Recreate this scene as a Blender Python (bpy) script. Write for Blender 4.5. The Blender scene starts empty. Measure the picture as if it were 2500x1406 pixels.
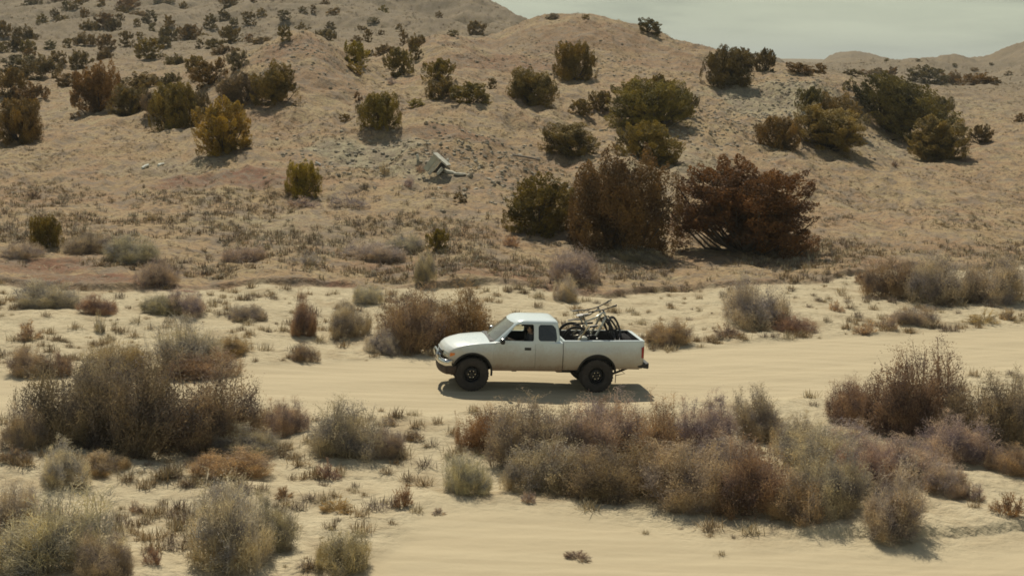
import bpy, bmesh, math, random
import numpy as np
from mathutils import Vector, Matrix, Quaternion
R = math.radians
sc = bpy.context.scene
col = sc.collection

# ------------------------------------------------------------------ camera, sky, sun, exposure
FPX, CAMH, PITCH, ROLL = 3845.0, 8.237, 8.6, 2.036
cam_d = bpy.data.cameras.new("camera"); cam = bpy.data.objects.new("camera", cam_d); col.objects.link(cam)
cam_d.sensor_width = 36; cam_d.lens = FPX / 2500 * 36; cam_d.clip_start = .5; cam_d.clip_end = 40000
_p, _r = R(PITCH), R(ROLL)
FW = np.array([0, math.cos(_p), -math.sin(_p)]); R0 = np.array([1., 0, 0]); U0 = np.cross(R0, FW)
RT = R0 * math.cos(_r) + U0 * math.sin(_r); UP = -R0 * math.sin(_r) + U0 * math.cos(_r)
CAM = np.array([0, 0, CAMH])
cam.matrix_world = Matrix(((RT[0], UP[0], -FW[0], 0), (RT[1], UP[1], -FW[1], 0), (RT[2], UP[2], -FW[2], CAMH), (0, 0, 0, 1)))
sc.camera = cam
sc.view_settings.view_transform = 'Standard'; sc.view_settings.look = 'None'
sc.view_settings.exposure = -0.20; sc.view_settings.gamma = 1
sc.cycles.use_denoising = True
sc.cycles.max_bounces = 6; sc.cycles.diffuse_bounces = 3; sc.cycles.glossy_bounces = 3
sc.cycles.transparent_max_bounces = 8; sc.cycles.caustics_reflective = False; sc.cycles.caustics_refractive = False
sc.cycles.filter_width = 1.7

SUN_EL, SUN_AZ = 50.0, -13.0       # azimuth from +Y towards +X
w = bpy.data.worlds.new("World"); sc.world = w; w.use_nodes = True
nt = w.node_tree; nt.nodes.clear()
def N(nt, t, **k):
    n = nt.nodes.new(t)
    for a, b in k.items(): setattr(n, a, b)
    return n
def ramp(nt, stops):
    n = N(nt, 'ShaderNodeValToRGB'); e = n.color_ramp.elements
    while len(e) < len(stops): e.new(.5)
    for q, (p, c) in zip(e, stops):
        q.position = p; q.color = (c, c, c, 1) if not hasattr(c, '__len__') else (*c, 1)
    return n
L = nt.links.new
out = N(nt, 'ShaderNodeOutputWorld'); bg = N(nt, 'ShaderNodeBackground'); bg.inputs[1].default_value = 0.075
sky = N(nt, 'ShaderNodeTexSky', sky_type='NISHITA', sun_disc=False, sun_elevation=R(SUN_EL), sun_rotation=R(SUN_AZ), altitude=1600, dust_density=2.2, air_density=1.0)
tc = N(nt, 'ShaderNodeTexCoord'); sep = N(nt, 'ShaderNodeSeparateXYZ'); L(tc.outputs['Generated'], sep.inputs[0])
mp = N(nt, 'ShaderNodeMapping'); mp.inputs['Scale'].default_value = (1.6, 1.6, 13.0); L(tc.outputs['Generated'], mp.inputs[0])
cn = N(nt, 'ShaderNodeTexNoise'); cn.inputs['Scale'].default_value = 5.0; cn.inputs['Detail'].default_value = 7; cn.inputs['Roughness'].default_value = .55
L(mp.outputs[0], cn.inputs['Vector'])
cr = ramp(nt, [(0.34, (5.3, 5.75, 4.3)), (0.47, (7.5, 8.0, 5.9)), (0.66, (8.9, 9.4, 6.9))]); L(cn.outputs[0], cr.inputs[0])
er = ramp(nt, [(0.0, .93), (0.10, .93), (0.28, .5), (0.7, .10)]); L(sep.outputs[2], er.inputs[0])   # high haze cloud is densest low in the sky
mx = N(nt, 'ShaderNodeMix', data_type='RGBA'); L(er.outputs[0], mx.inputs[0]); L(sky.outputs[0], mx.inputs[6]); L(cr.outputs[0], mx.inputs[7])
L(mx.outputs[2], bg.inputs[0]); L(bg.outputs[0], out.inputs[0])
sd = bpy.data.lights.new("sun", 'SUN'); sd.energy = 5.0; sd.angle = R(.55); sd.color = (1, .922, .75)
so = bpy.data.objects.new("sun", sd); col.objects.link(so)
_e, _a = R(SUN_EL), R(SUN_AZ)
so.rotation_euler = Vector((math.sin(_a) * math.cos(_e), math.cos(_a) * math.cos(_e), math.sin(_e))).to_track_quat('Z', 'Y').to_euler()

# ------------------------------------------------------------------ helpers
def tag(o, label=None, cat=None, group=None, kind=None):
    for k, v in (('label', label), ('category', cat), ('group', group), ('kind', kind)):
        if v: o[k] = v
    return o
def ray(px, py):
    d = FW[None] + (np.atleast_1d(px)[:, None] - 1250) / FPX * RT[None] - (np.atleast_1d(py)[:, None] - 703) / FPX * UP[None]
    return d / d[:, 1:2]          # y component 1: CAM + d*Y
def at_depth(px, py, Y):
    return CAM + ray(px, py)[0] * Y
def sstep(a, b, x):
    t = np.clip((x - a) / (b - a), 0, 1); return t * t * (3 - 2 * t)
def mesh_obj(name, verts, faces, mats=(), parent=None, midx=None, smooth=False, link=True):
    me = bpy.data.meshes.new(name)
    me.from_pydata([tuple(map(float, v)) for v in verts], [], [tuple(f) for f in faces])
    for m in mats: me.materials.append(m)
    if midx is not None: me.polygons.foreach_set('material_index', midx)
    if smooth is True: me.polygons.foreach_set('use_smooth', [True] * len(me.polygons))
    me.update()
    o = bpy.data.objects.new(name, me)
    if link: col.objects.link(o)
    if parent: o.parent = parent
    return o
def np_mesh(name, V, F, mats=(), midx=None, smooth=False):
    """V (n,3), F (m,k) arrays, all faces with k corners"""
    me = bpy.data.meshes.new(name); n, k = F.shape
    me.vertices.add(len(V)); me.vertices.foreach_set('co', np.ascontiguousarray(V, dtype=np.float32).ravel())
    me.loops.add(n * k); me.loops.foreach_set('vertex_index', np.ascontiguousarray(F, dtype=np.int32).ravel())
    me.polygons.add(n); me.polygons.foreach_set('loop_start', np.arange(0, n * k, k, dtype=np.int32))
    for m in mats: me.materials.append(m)
    if midx is not None: me.polygons.foreach_set('material_index', np.asarray(midx, dtype=np.int32))
    me.polygons.foreach_set('use_smooth', np.full(n, bool(smooth)))
    me.update(calc_edges=True); me.validate()
    return me

# ------------------------------------------------------------------ noise
def _h(ix, iy, s):
    n = (ix.astype(np.int64) * 374761393 + iy.astype(np.int64) * 668265263 + s * 144269504)
    n = (n ^ (n >> 13)) * 1274126177; n = n ^ (n >> 16)
    return (n & 0xffff) / 65535.0 * 2 * math.pi
def perlin(x, y, s=0):
    x0 = np.floor(x); y0 = np.floor(y); fx = x - x0; fy = y - y0
    u = fx * fx * fx * (fx * (fx * 6 - 15) + 10); v = fy * fy * fy * (fy * (fy * 6 - 15) + 10)
    def g(a, b):
        t = _h(x0 + a, y0 + b, s); return np.cos(t) * (fx - a) + np.sin(t) * (fy - b)
    return (g(0, 0) * (1 - u) + g(1, 0) * u) * (1 - v) + (g(0, 1) * (1 - u) + g(1, 1) * u) * v
def fbm(x, y, o=4, s=0, gain=.5):
    r = 0; a = 1
    for i in range(o): r = r + a * perlin(x * 2 ** i + 17.3 * i, y * 2 ** i - 9.1 * i, s + i); a *= gain
    return r

# ------------------------------------------------------------------ terrain: hill shapes from measured points (px, py, distance)
CP = []
def P(px, *pts):
    for py, Y in pts:
        CP.append(at_depth(px, py, Y))
P(-150, (600, 59), (500, 70), (400, 86), (300, 110), (215, 142), (130, 190), (50, 270), (-60, 380), (-220, 520))
P(0, (600, 59), (500, 70), (400, 86), (300, 110), (220, 141), (130, 192), (50, 272), (-60, 380), (-220, 520))
P(250, (600, 60), (500, 72), (400, 86), (300, 105), (200, 150), (120, 197), (30, 282), (-80, 395), (-240, 520))
P(500, (600, 62), (500, 71), (400, 83), (330, 92), (270, 101), (215, 109), (182, 132), (130, 185), (60, 262), (-30, 375), (-220, 520))
P(740, (600, 63), (500, 72), (430, 79), (360, 85), (290, 91), (200, 100), (130, 108), (86, 114), (150, 133), (128, 158), (60, 245), (0, 310), (-80, 400), (-210, 520))
P(640, (120, 112), (180, 104), (150, 150), (90, 210)); P(570, (165, 110), (158, 150), (90, 230)); P(810, (118, 114), (150, 135))
P(900, (600, 64), (500, 73), (400, 82.5), (330, 88), (250, 99.5), (190, 111), (155, 141), (100, 197), (40, 282), (-60, 395), (-170, 510))
P(1060, (500, 72.5), (440, 78), (385, 82), (330, 87), (250, 98), (180, 111), (125, 124), (92, 130), (130, 155), (95, 215), (60, 282), (15, 350), (-70, 440))
P(1000, (150, 124), (120, 150), (100, 200)); P(1130, (98, 131), (120, 160))
P(1160, (60, 300), (20, 345), (-2, 376), (60, 460)); P(1220, (25, 376), (70, 300), (90, 450)); P(1270, (50, 380), (100, 300), (110, 460)); P(1350, (100, 430))
P(1200, (600, 64.5), (500, 73.5), (420, 81), (360, 87), (300, 94), (240, 101), (175, 119), (120, 137), (92, 145), (130, 175))
P(1350, (600, 65.5), (500, 75), (430, 82), (360, 89.5), (300, 97), (240, 107), (180, 119), (110, 133.5), (60, 144), (38, 150), (80, 180), (120, 240))
P(1270, (58, 150), (100, 180), (120, 132)); P(1440, (43, 150), (90, 180))
P(1500, (53, 150), (110, 180)); P(1600, (87, 148), (150, 185), (175, 300)); P(1700, (121, 143), (170, 180), (180, 300)); P(1800, (143, 137), (175, 175), (175, 300)); P(1900, (165, 131), (185, 165))
P(2000, (190, 127), (187, 160)); P(2100, (215, 122), (205, 150))
P(1600, (600, 68), (500, 77), (400, 88), (330, 97), (250, 109), (180, 125), (130, 137))
P(1850, (620, 67), (500, 80), (400, 92), (330, 101), (250, 114.5), (200, 124))
P(2100, (620, 67), (560, 75), (450, 91), (350, 108), (300, 117.5), (250, 124), (190, 220), (175, 330), (152, 415), (190, 560))
P(2400, (620, 69), (560, 77), (450, 96), (380, 111), (320, 130), (270, 155), (225, 188), (208, 210), (222, 250), (190, 350), (158, 415), (200, 560))
P(2200, (208, 202), (190, 310), (147, 405), (190, 560)); P(2300, (136, 420), (190, 560)); P(2330, (134, 420)); P(2500, (105, 450), (170, 350), (180, 700))
P(2000, (175, 200), (172, 300), (170, 450)); P(2060, (152, 410)); P(1950, (172, 205), (170, 320), (168, 460))
for px in range(1650, 2300, 90): P(px, (95 + .035 * px, 560), (91 + .035 * px, 760), (87 + .035 * px, 1100))
P(2400, (146, 432)); P(2450, (124, 442)); P(1920, (158, 700)); P(2000, (158, 700))
P(2650, (620, 70), (500, 89), (380, 115), (300, 145), (215, 210), (180, 350), (80, 450), (180, 700))
P(2900, (620, 72), (450, 102), (300, 150), (215, 220), (40, 460)); P(-450, (600, 58), (450, 76), (300, 108), (130, 190), (-60, 370), (-250, 520))
P(-800, (600, 57), (300, 105), (130, 185), (-60, 360)); P(3300, (450, 105), (215, 220), (60, 460))
for a in np.linspace(-.62, .62, 9):
    for Y in (6, 14, 22, 30, 38, 46, 53):
        CP.append(np.array([a * Y, Y, 0.0]))
    for Y in (2200, 5000, 13000): CP.append(np.array([a * Y, Y, -1.0]))
for a in np.linspace(-.62, .18, 6): CP.append(np.array([a * 700, 700, 40.0 - 60 * (a + .62)]))
for a in (-.62, -.4, -.2, 0, .1): CP.append(np.array([a * 1100, 1100, 6.0]))
for a in (.2, .3, .5): CP.append(np.array([a * 1000, 1000, -1.0]))
CP = np.array(CP)
def warp(X, Y): return X / Y * 7.0, np.log(Y / 40.0) * 1.9
def _phi(r2): return r2 * np.log(r2 + 1e-12)
_ca, _cb = warp(CP[:, 0], CP[:, 1]); _n = len(CP)
_K = _phi((_ca[:, None] - _ca) ** 2 + (_cb[:, None] - _cb) ** 2) + np.eye(_n) * 2e-4
_Q = np.stack([np.ones(_n), _ca, _cb], 1)
_sol = np.linalg.solve(np.block([[_K, _Q], [_Q.T, np.zeros((3, 3))]]), np.concatenate([CP[:, 2], np.zeros(3)]))
GA = np.linspace(-.7, .7, 380); GB = np.linspace(math.log(5), math.log(14000), 640)
_aa, _bb = np.meshgrid(GA, GB)
_wa, _wb = warp(_aa * np.exp(_bb), np.exp(_bb))
GZ = _sol[_n] + _sol[_n + 1] * _wa + _sol[_n + 2] * _wb
for i in range(_n): GZ += _sol[i] * _phi((_wa - _ca[i]) ** 2 + (_wb - _cb[i]) ** 2)
def base_h(X, Y):
    a = np.clip(X / Y, -.699, .699); b = np.log(np.clip(Y, 5.01, 13990))
    fa = (a - GA[0]) / (GA[1] - GA[0]); fb = (b - GB[0]) / (GB[1] - GB[0])
    ia = np.clip(fa.astype(int), 0, len(GA) - 2); ib = np.clip(fb.astype(int), 0, len(GB) - 2); fa = fa - ia; fb = fb - ib
    return (GZ[ib, ia] * (1 - fa) + GZ[ib, ia + 1] * fa) * (1 - fb) + (GZ[ib + 1, ia] * (1 - fa) + GZ[ib + 1, ia + 1] * fa) * fb
def line_on_flat(pts, z=0.0):
    q = []
    for px, py in pts:
        d = ray(px, py)[0]; q.append((CAM + d * ((z - CAMH) / d[2]))[:2])
    q = np.array(q); return q[np.argsort(q[:, 0])]
BANK = line_on_flat([(-500, 700), (-200, 695), (0, 690), (150, 703), (300, 712), (430, 700), (640, 692), (900, 694), (1050, 695), (1200, 693), (1350, 706), (1480, 712), (1640, 692), (2000, 688), (2200, 660), (2500, 652), (2900, 640)])
RD1 = line_on_flat([(-600, 950), (0, 924), (300, 906), (560, 893), (800, 884), (1000, 872), (1300, 862), (1640, 850), (2000, 826), (2500, 796), (3000, 765)])
RD0 = line_on_flat([(-600, 1050), (0, 1010), (620, 1005), (1000, 1010), (1300, 996), (1700, 985), (2000, 965), (2500, 900), (3000, 850)])
RD2 = line_on_flat([(-600, 1600), (300, 1560), (700, 1440), (900, 1345), (1060, 1235), (1300, 1232), (1700, 1292), (2200, 1318), (2500, 1296), (3000, 1270)])
TRK = line_on_flat([(1400, 722), (1500, 700), (1640, 676), (2000, 640), (2400, 600), (2800, 565)], .3)
def yl(line, X): return np.interp(X, line[:, 0], line[:, 1])
def masks(X, Y):
    nz = perlin(X * .35, Y * .35, 5) * 1.6 + perlin(X * 1.3, Y * 1.3, 6) * .5
    hill = sstep(-.35, .35, Y - yl(BANK, X) - nz * .35)      # 1 beyond the eroded bank
    rd = sstep(-.6, .5, yl(RD1, X) - Y + nz * .35) * sstep(-.6, .5, Y - yl(RD0, X) + nz * .35)
    rd = np.maximum(rd, sstep(-.9, 1.6, yl(RD2, X) - Y + nz * .5))
    return hill, rd
def height(X, Y):
    X = np.asarray(X, float); Y = np.asarray(Y, float)
    z = base_h(X, Y); hill, rd = masks(X, Y)
    up = sstep(56, 85, Y); far = sstep(170, 300, Y) * (1 - sstep(600, 1500, Y)); nofar = 1 - sstep(600, 1500, Y)
    flat = 1 - rd
    z = z + nofar * up * (fbm(X / 9, Y / 9, 3, 11) * .45 - np.abs(fbm(X / 5.5, Y / 7.5, 3, 23)) * .55 - np.abs(fbm(X / 1.9 + .25 * perlin(X / 3, Y / 3, 26), Y / 6.5, 2, 27)) * .46 + .24)
    z = z + far * (1 - .82 * sstep(.07, .15, X / Y)) * (fbm(X / 38, Y / 38, 4, 31) * 5.0 - np.abs(fbm(X / 22, Y / 26, 3, 37)) * 3.0)
    z = z + nofar * (1 - up) * flat * (fbm(X / 4, Y / 2.6, 3, 41) * .16)
    z = z + nofar * (.35 + .65 * np.maximum(hill, up)) * flat * (fbm(X / 1.1, Y / 1.1, 3, 51) * .10)
    z = z + (1 - sstep(150, 300, Y)) * flat * perlin(X / .28, Y / .28, 61) * .032
    z = z + sstep(280, 380, Y) * nofar * sstep(.07, .15, X / Y) * (fbm(X / 16, Y / 16, 4, 33) * 1.3 - np.abs(fbm(X / 30, Y / 40, 2, 35)) * 1.6)
    # wheel ruts along the road
    v = (Y - yl(RD1, X) * .5 - yl(RD0, X) * .5)
    z = z + rd * nofar * (.010 * np.sin(v * 3.1 + 1.3 * perlin(X / 7, Y / 7, 71)) + .014 * perlin(X / 6, v * 2.3, 72) + .014 * perlin(X / 4.5, v * 7, 73) + .008 * perlin(X / .5, Y / .5, 75) + .03 * perlin(X / 2.5, Y / 2, 74))
    z = z + .13 * sstep(-.05, .06, Y - yl(RD2, X) - .12 * perlin(X / .8, Y * 0, 85)) * sstep(3.5, 7, X) * (1 - sstep(34, 38, Y))
    # eroded bank lip
    j = perlin(X / 1.3, Y * 0, 81) * .35 + perlin(X / .4, Y * 0, 82) * .12
    z = z + np.clip(.17 + .30 * perlin(X / 3.1, Y * 0, 83), .02, .4) * (1 - sstep(60, 110, Y)) * sstep(-.10, .04 + .14 * (1 + perlin(X / 2.1, Y * 0, 84)), Y - yl(BANK, X) - j)
    return z
def cast(px, py):
    px = np.atleast_1d(np.asarray(px, float)); py = np.atleast_1d(np.asarray(py, float))
    D = ray(px, py); Ys = np.exp(np.linspace(math.log(20), math.log(900), 1400))
    res = np.zeros((len(px), 3))
    for i in range(0, len(px), 400):
        d = D[i:i + 400]; X = d[:, :1] * Ys; Z = CAMH + d[:, 2:3] * Ys; Y2 = np.broadcast_to(Ys, X.shape)
        df = Z - base_h(X, Y2) - (.0 if True else 0)
        hit = df < 0; k = np.where(hit.any(1), hit.argmax(1), np.argmin(df[:, :1250], 1))
        Yh = Ys[k]; res[i:i + 400, 0] = d[:, 0] * Yh; res[i:i + 400, 1] = Yh
    # refine against the detailed surface
    for _ in range(6):
        z = height(res[:, 0], res[:, 1]); ray_z = CAMH + D[:, 2] * res[:, 1]
        Yn = res[:, 1] + np.clip((ray_z - z) / np.maximum(-D[:, 2], .03), -2, 2) * .5
        res[:, 1] = Yn; res[:, 0] = D[:, 0] * Yn
    res[:, 2] = height(res[:, 0], res[:, 1])
    return res

# ------------------------------------------------------------------ materials
def newmat(name):
    m = bpy.data.materials.new(name); m.use_nodes = True; t = m.node_tree; b = t.nodes['Principled BSDF']; return m, t, b
def simple(name, c, rough=.6, metal=0.0, spec=.5, emit=None, coat=0.0, var=0.0, vscale=20):
    m, t, b = newmat(name)
    b.inputs['Base Color'].default_value = (*c, 1); b.inputs['Roughness'].default_value = rough; b.inputs['Metallic'].default_value = metal
    b.inputs['Specular IOR Level'].default_value = spec; b.inputs['Coat Weight'].default_value = coat
    if var:
        tc = N(t, 'ShaderNodeTexCoord'); n = N(t, 'ShaderNodeTexNoise'); n.inputs['Scale'].default_value = vscale; n.inputs['Detail'].default_value = 5
        t.links.new(tc.outputs['Object'], n.inputs['Vector'])
        r = ramp(t, [(.3, tuple(x * (1 - var) for x in c)), (.7, tuple(min(1, x * (1 + var)) for x in c))])
        t.links.new(n.outputs[0], r.inputs[0]); t.links.new(r.outputs[0], b.inputs['Base Color'])
    return m
def mixn(t, fac, a, b, mode='MIX'):
    n = N(t, 'ShaderNodeMix', data_type='RGBA', blend_type=mode)
    for i, v in ((0, fac), (6, a), (7, b)):
        if hasattr(v, 'links') or hasattr(v, 'is_linked'): t.links.new(v, n.inputs[i])
        elif hasattr(v, '__len__'): n.inputs[i].default_value = (*v, 1)
        else: n.inputs[i].default_value = v
    return n.outputs[2]
def math_(t, op, a, b=None):
    n = N(t, 'ShaderNodeMath', operation=op); n.use_clamp = False
    for i, v in enumerate((a, b)):
        if v is None: continue
        if hasattr(v, 'is_linked'): t.links.new(v, n.inputs[i])
        else: n.inputs[i].default_value = v
    return n.outputs[0]
def noise(t, vec, scale, detail=4, rough=.55, sx=None):
    if sx:
        m = N(t, 'ShaderNodeMapping'); m.inputs['Scale'].default_value = sx[:3]
        if len(sx) > 3: m.inputs['Rotation'].default_value = (0, 0, sx[3])
        t.links.new(vec, m.inputs[0]); vec = m.outputs[0]
    n = N(t, 'ShaderNodeTexNoise'); n.inputs['Scale'].default_value = scale; n.inputs['Detail'].default_value = detail; n.inputs['Roughness'].default_value = rough
    t.links.new(vec, n.inputs['Vector']); return n.outputs[0]
def rmp(t, x, *stops):
    r = ramp(t, stops); t.links.new(x, r.inputs[0]); return r.outputs[0]

def ground_material():
    m, t, b = newmat('desert_ground')
    tc = N(t, 'ShaderNodeTexCoord'); V = tc.outputs['Object']
    def attr(n): a = N(t, 'ShaderNodeAttribute', attribute_name=n); return a.outputs['Fac']
    hill, red, grey, rd = attr('hill'), attr('red'), attr('grey'), attr('road')
    n1 = noise(t, V, .16, 5); n2 = noise(t, V, 1.1, 5, .6); n3 = noise(t, V, 5.5, 4, .65); n4 = noise(t, V, .55, 4)
    hillc = mixn(t, rmp(t, n1, (.36, 0.), (.62, 1.)), (.355, .255, .138), (.33, .215, .122))
    hillc = mixn(t, rmp(t, n4, (.45, 0.), (.7, .7)), hillc, (.37, .305, .175))
    sandc = mixn(t, rmp(t, n2, (.35, 0.), (.68, 1.)), (.53, .45, .30), (.45, .372, .24))
    sandc = mixn(t, rmp(t, n4, (.52, 0.), (.72, .8)), sandc, (.33, .25, .15))
    roadc = mixn(t, rmp(t, noise(t, V, 1.0, 5, .6, (.14, 2.6, 1, -.28)), (.42, 0.), (.60, 1.)), (.51, .425, .28), (.46, .38, .248))
    c = mixn(t, hill, sandc, hillc)
    c = mixn(t, rd, c, roadc)
    redn = math_(t, 'MULTIPLY', red, rmp(t, n2, (.3, .45), (.6, 1.)))
    c = mixn(t, redn, c, (.185, .088, .055))
    c = mixn(t, math_(t, 'MULTIPLY', grey, rmp(t, n2, (.3, .6), (.6, 1.))), c, (.34, .31, .205))
    c = mixn(t, math_(t, 'MULTIPLY', attr('dull'), rmp(t, n1, (.3, .6), (.6, 1.))), c, (.20, .162, .105))
    # litter, pebbles and small dead plants on the hill soil
    offroad = math_(t, 'SUBTRACT', 1.0, rd)
    sp = math_(t, 'MULTIPLY', rmp(t, n3, (.50, 0.), (.62, .85)), math_(t, 'MULTIPLY', offroad, rmp(t, hill, (0., .25), (1., 1.))))
    c = mixn(t, sp, c, (.15, .108, .072))
    pt = math_(t, 'MULTIPLY', rmp(t, noise(t, V, .9, 6, .72), (.48, 0.), (.60, .8)), math_(t, 'MULTIPLY', hill, offroad))
    c = mixn(t, pt, c, (.215, .17, .125))
    lt = math_(t, 'MULTIPLY', rmp(t, noise(t, V, 9, 3, .6), (.60, 0.), (.72, .55)), offroad)
    c = mixn(t, lt, c, (.52, .44, .30))
    t.links.new(c, b.inputs['Base Color']); b.inputs['Roughness'].default_value = .95; b.inputs['Specular IOR Level'].default_value = .15
    bp = N(t, 'ShaderNodeBump'); bp.inputs['Distance'].default_value = .16; bp.inputs['Strength'].default_value = 1.0
    hsum = math_(t, 'ADD', math_(t, 'MULTIPLY', n2, 1.0), math_(t, 'MULTIPLY', n3, .6))
    hs = math_(t, 'MULTIPLY', hsum, math_(t, 'ADD', math_(t, 'MULTIPLY', offroad, .75), .12))
    t.links.new(hs, bp.inputs['Height']); t.links.new(bp.outputs[0], b.inputs['Normal'])
    return m
GROUND = ground_material()
def leaf_mat(name, rough=.7, trans=.25, hv=.25):
    """colour comes from the plant's own object colour, varied from leaf clump to leaf clump"""
    m, t, b = newmat(name)
    oi = N(t, 'ShaderNodeObjectInfo'); g = N(t, 'ShaderNodeNewGeometry'); tc = N(t, 'ShaderNodeTexCoord')
    isl = g.outputs['Random Per Island']
    n = noise(t, tc.outputs['Object'], 3.2, 3)
    c = mixn(t, rmp(t, isl, (0., 0.), (1., 1.)), (1 - hv, 1 - hv * 1.1, 1 - hv), (1 + hv, 1 + hv * .9, 1 + hv * .6))
    c2 = mixn(t, rmp(t, n, (.38, 0.), (.62, 1.)), (.62, .62, .74), (1.38, 1.25, .98))
    c = mixn(t, 1.0, oi.outputs['Color'], c, 'MULTIPLY'); c = mixn(t, 1.0, c, c2, 'MULTIPLY')
    t.links.new(c, b.inputs['Base Color']); b.inputs['Roughness'].default_value = rough; b.inputs['Specular IOR Level'].default_value = .25
    tr = N(t, 'ShaderNodeBsdfTranslucent'); t.links.new(c, tr.inputs[0]); ms = N(t, 'ShaderNodeMixShader'); ms.inputs[0].default_value = trans
    o = t.nodes['Material Output']; t.links.new(b.outputs[0], ms.inputs[1]); t.links.new(tr.outputs[0], ms.inputs[2]); t.links.new(ms.outputs[0], o.inputs[0])
    return m
M_LEAF = leaf_mat('juniper_foliage', hv=.3)
M_TWIG = leaf_mat('shrub_twigs', trans=.3, hv=.28)
M_BARK = simple('bark', (.11, .085, .065), .9, var=.4, vscale=6)
M_DEAD = simple('dead_wood', (.23, .19, .16), .9, var=.3)

# ------------------------------------------------------------------ terrain mesh
def build_terrain():
    A = np.concatenate([np.linspace(-.62, -.36, 50, endpoint=False), np.linspace(-.36, .36, 1060, endpoint=False), np.linspace(.36, .62, 50)])
    ys = [7.0]
    while ys[-1] < 13000:
        y = ys[-1]
        d = .5 if y < 23 else .10 if y < 66 else .17 if y < 130 else .3 if y < 175 else .3 + (y - 175) * .007 if y < 700 else y * .08
        ys.append(y + d)
    Yr = np.array(ys); a, Y = np.meshgrid(A, Yr); X = a * Y
    Z = np.empty_like(X); hl = np.empty_like(X); rdm = np.empty_like(X)
    for i in range(0, len(Yr), 60):
        s = slice(i, i + 60); Z[s] = height(X[s], Y[s]); hl[s], rdm[s] = masks(X[s], Y[s])
    nr, nc = X.shape; idx = np.arange(nr * nc).reshape(nr, nc)
    F = np.stack([idx[:-1, :-1], idx[:-1, 1:], idx[1:, 1:], idx[1:, :-1]], -1).reshape(-1, 4)
    me = np_mesh('ground', np.stack([X, Y, Z], -1).reshape(-1, 3), F, [GROUND], smooth=True)
    def patch(lst):
        out = np.zeros_like(X)
        P_ = np.array(lst, float); C = cast(P_[:, 0], P_[:, 1]); nz = fbm(X / 2.2, Y / 2.2, 3, 91)
        for c, (px, py, rx, ry, k) in zip(C, lst):
            sx = rx * c[1] / FPX; sy = ry
            d = ((X - c[0]) / sx) ** 2 + ((Y - c[1]) / sy) ** 2
            out = np.maximum(out, k * (1 - sstep(.35, 1.25, d + nz * .9)))
        return out
    yb = yl(BANK, X)
    red = patch([(560, 440, 200, 2.6, 1.), (100, 655, 200, 1.6, .9), (260, 680, 200, 1.3, .95), (380, 700, 110, .6, .9), (1120, 320, 140, 2.6, .65), (1000, 655, 200, 1.6, .6), (1200, 660, 150, 1.5, .7), (1380, 700, 130, .8, .75),
                 (740, 120, 130, 4, .55), (720, 190, 170, 4, .45), (1330, 90, 220, 6, .55), (1500, 90, 190, 6, .55), (1250, 160, 120, 5, .6), (1620, 150, 150, 5, .35), (1110, 150, 90, 3.5, .5), (450, 260, 120, 3, .3),
                 (1900, 640, 420, 1.6, .38), (2250, 600, 330, 1.6, .32), (900, 590, 500, 2.2, .22), (80, 470, 260, 4, .3), (1270, 390, 120, 3, .35)])
    lip = np.exp(-((Y - yb - .1) / .28) ** 2) * (.55 + .9 * perlin(X / 2.5, Y * 0, 93)) * sstep(26, 14, X)
    red = np.maximum(red, np.clip(lip, 0, 1) * .95)
    grey = patch([(900, 385, 160, 3.2, .85), (1010, 420, 110, 2.4, .6), (420, 400, 170, 3, .5), (1900, 260, 190, 7, .8), (2050, 310, 200, 6, .6), (1640, 400, 150, 5, .7), (1560, 440, 130, 3, .5), (1080, 430, 90, 2, .5),
                  (760, 560, 260, 4, .35), (1250, 110, 80, 4, .3), (300, 250, 200, 6, .4), (300, 120, 400, 20, .5), (600, 60, 500, 30, .5), (1000, 30, 300, 60, .55), (2300, 240, 300, 14, .4)])
    dull = sstep(125, 230, Y) * (1 - sstep(900, 2000, Y)) 
    for nm, arr in (('hill', hl), ('road', rdm), ('red', red), ('grey', grey * (1 - dull)), ('dull', dull)):
        at = me.attributes.new(nm, 'FLOAT', 'POINT'); at.data.foreach_set('value', arr.astype(np.float32).ravel())
    o = bpy.data.objects.new('ground', me); col.objects.link(o); tag(o, kind='structure')
    return o
build_terrain()

# ------------------------------------------------------------------ plants: meshes
def unit(v): return v / (np.linalg.norm(v, axis=-1, keepdims=True) + 1e-9)
def leaves(C, size, rng, axis=None, k=1.0):
    """one elongated triangle per centre"""
    n = len(C); d = rng.normal(size=(n, 3))
    if axis is not None: d = unit(axis) * 1.3 + d * .7
    d = unit(d); e = unit(np.cross(d, rng.normal(size=(n, 3)))); s = size * rng.uniform(.6, 1.35, (n, 1))
    V = np.stack([C - d * s * .5 - e * s * .34 * k, C - d * s * .4 + e * s * .34 * k, C + d * s * .6 + e * s * .2 * k, C + d * s * .65 - e * s * .2 * k], 1).reshape(-1, 3)
    return V, np.arange(n * 4).reshape(n, 4)
def ribbons(P0, P1, w0, w1, rng, bend=.1):
    """thin 2-segment twigs as flat strips"""
    n = len(P0); mid = (P0 + P1) / 2 + rng.normal(size=(n, 3)) * np.linalg.norm(P1 - P0, axis=1, keepdims=True) * bend
    e = unit(np.cross(P1 - P0, rng.normal(size=(n, 3))))
    wm = (w0 + w1) / 2
    V = np.stack([P0 - e * w0, P0 + e * w0, mid - e * wm, mid + e * wm, P1 - e * w1, P1 + e * w1], 1).reshape(-1, 3)
    b = np.arange(n)[:, None] * 6
    F = np.concatenate([b + [[0, 1, 3, 2]], b + [[2, 3, 5, 4]]], 0)
    return V, F
def join(parts):
    V, F, M, o = [], [], [], 0
    for v, f, m in parts: V.append(v); F.append(f + o); M.append(np.full(len(f), m)); o += len(v)
    return np.concatenate(V), np.concatenate(F), np.concatenate(M)
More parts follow.
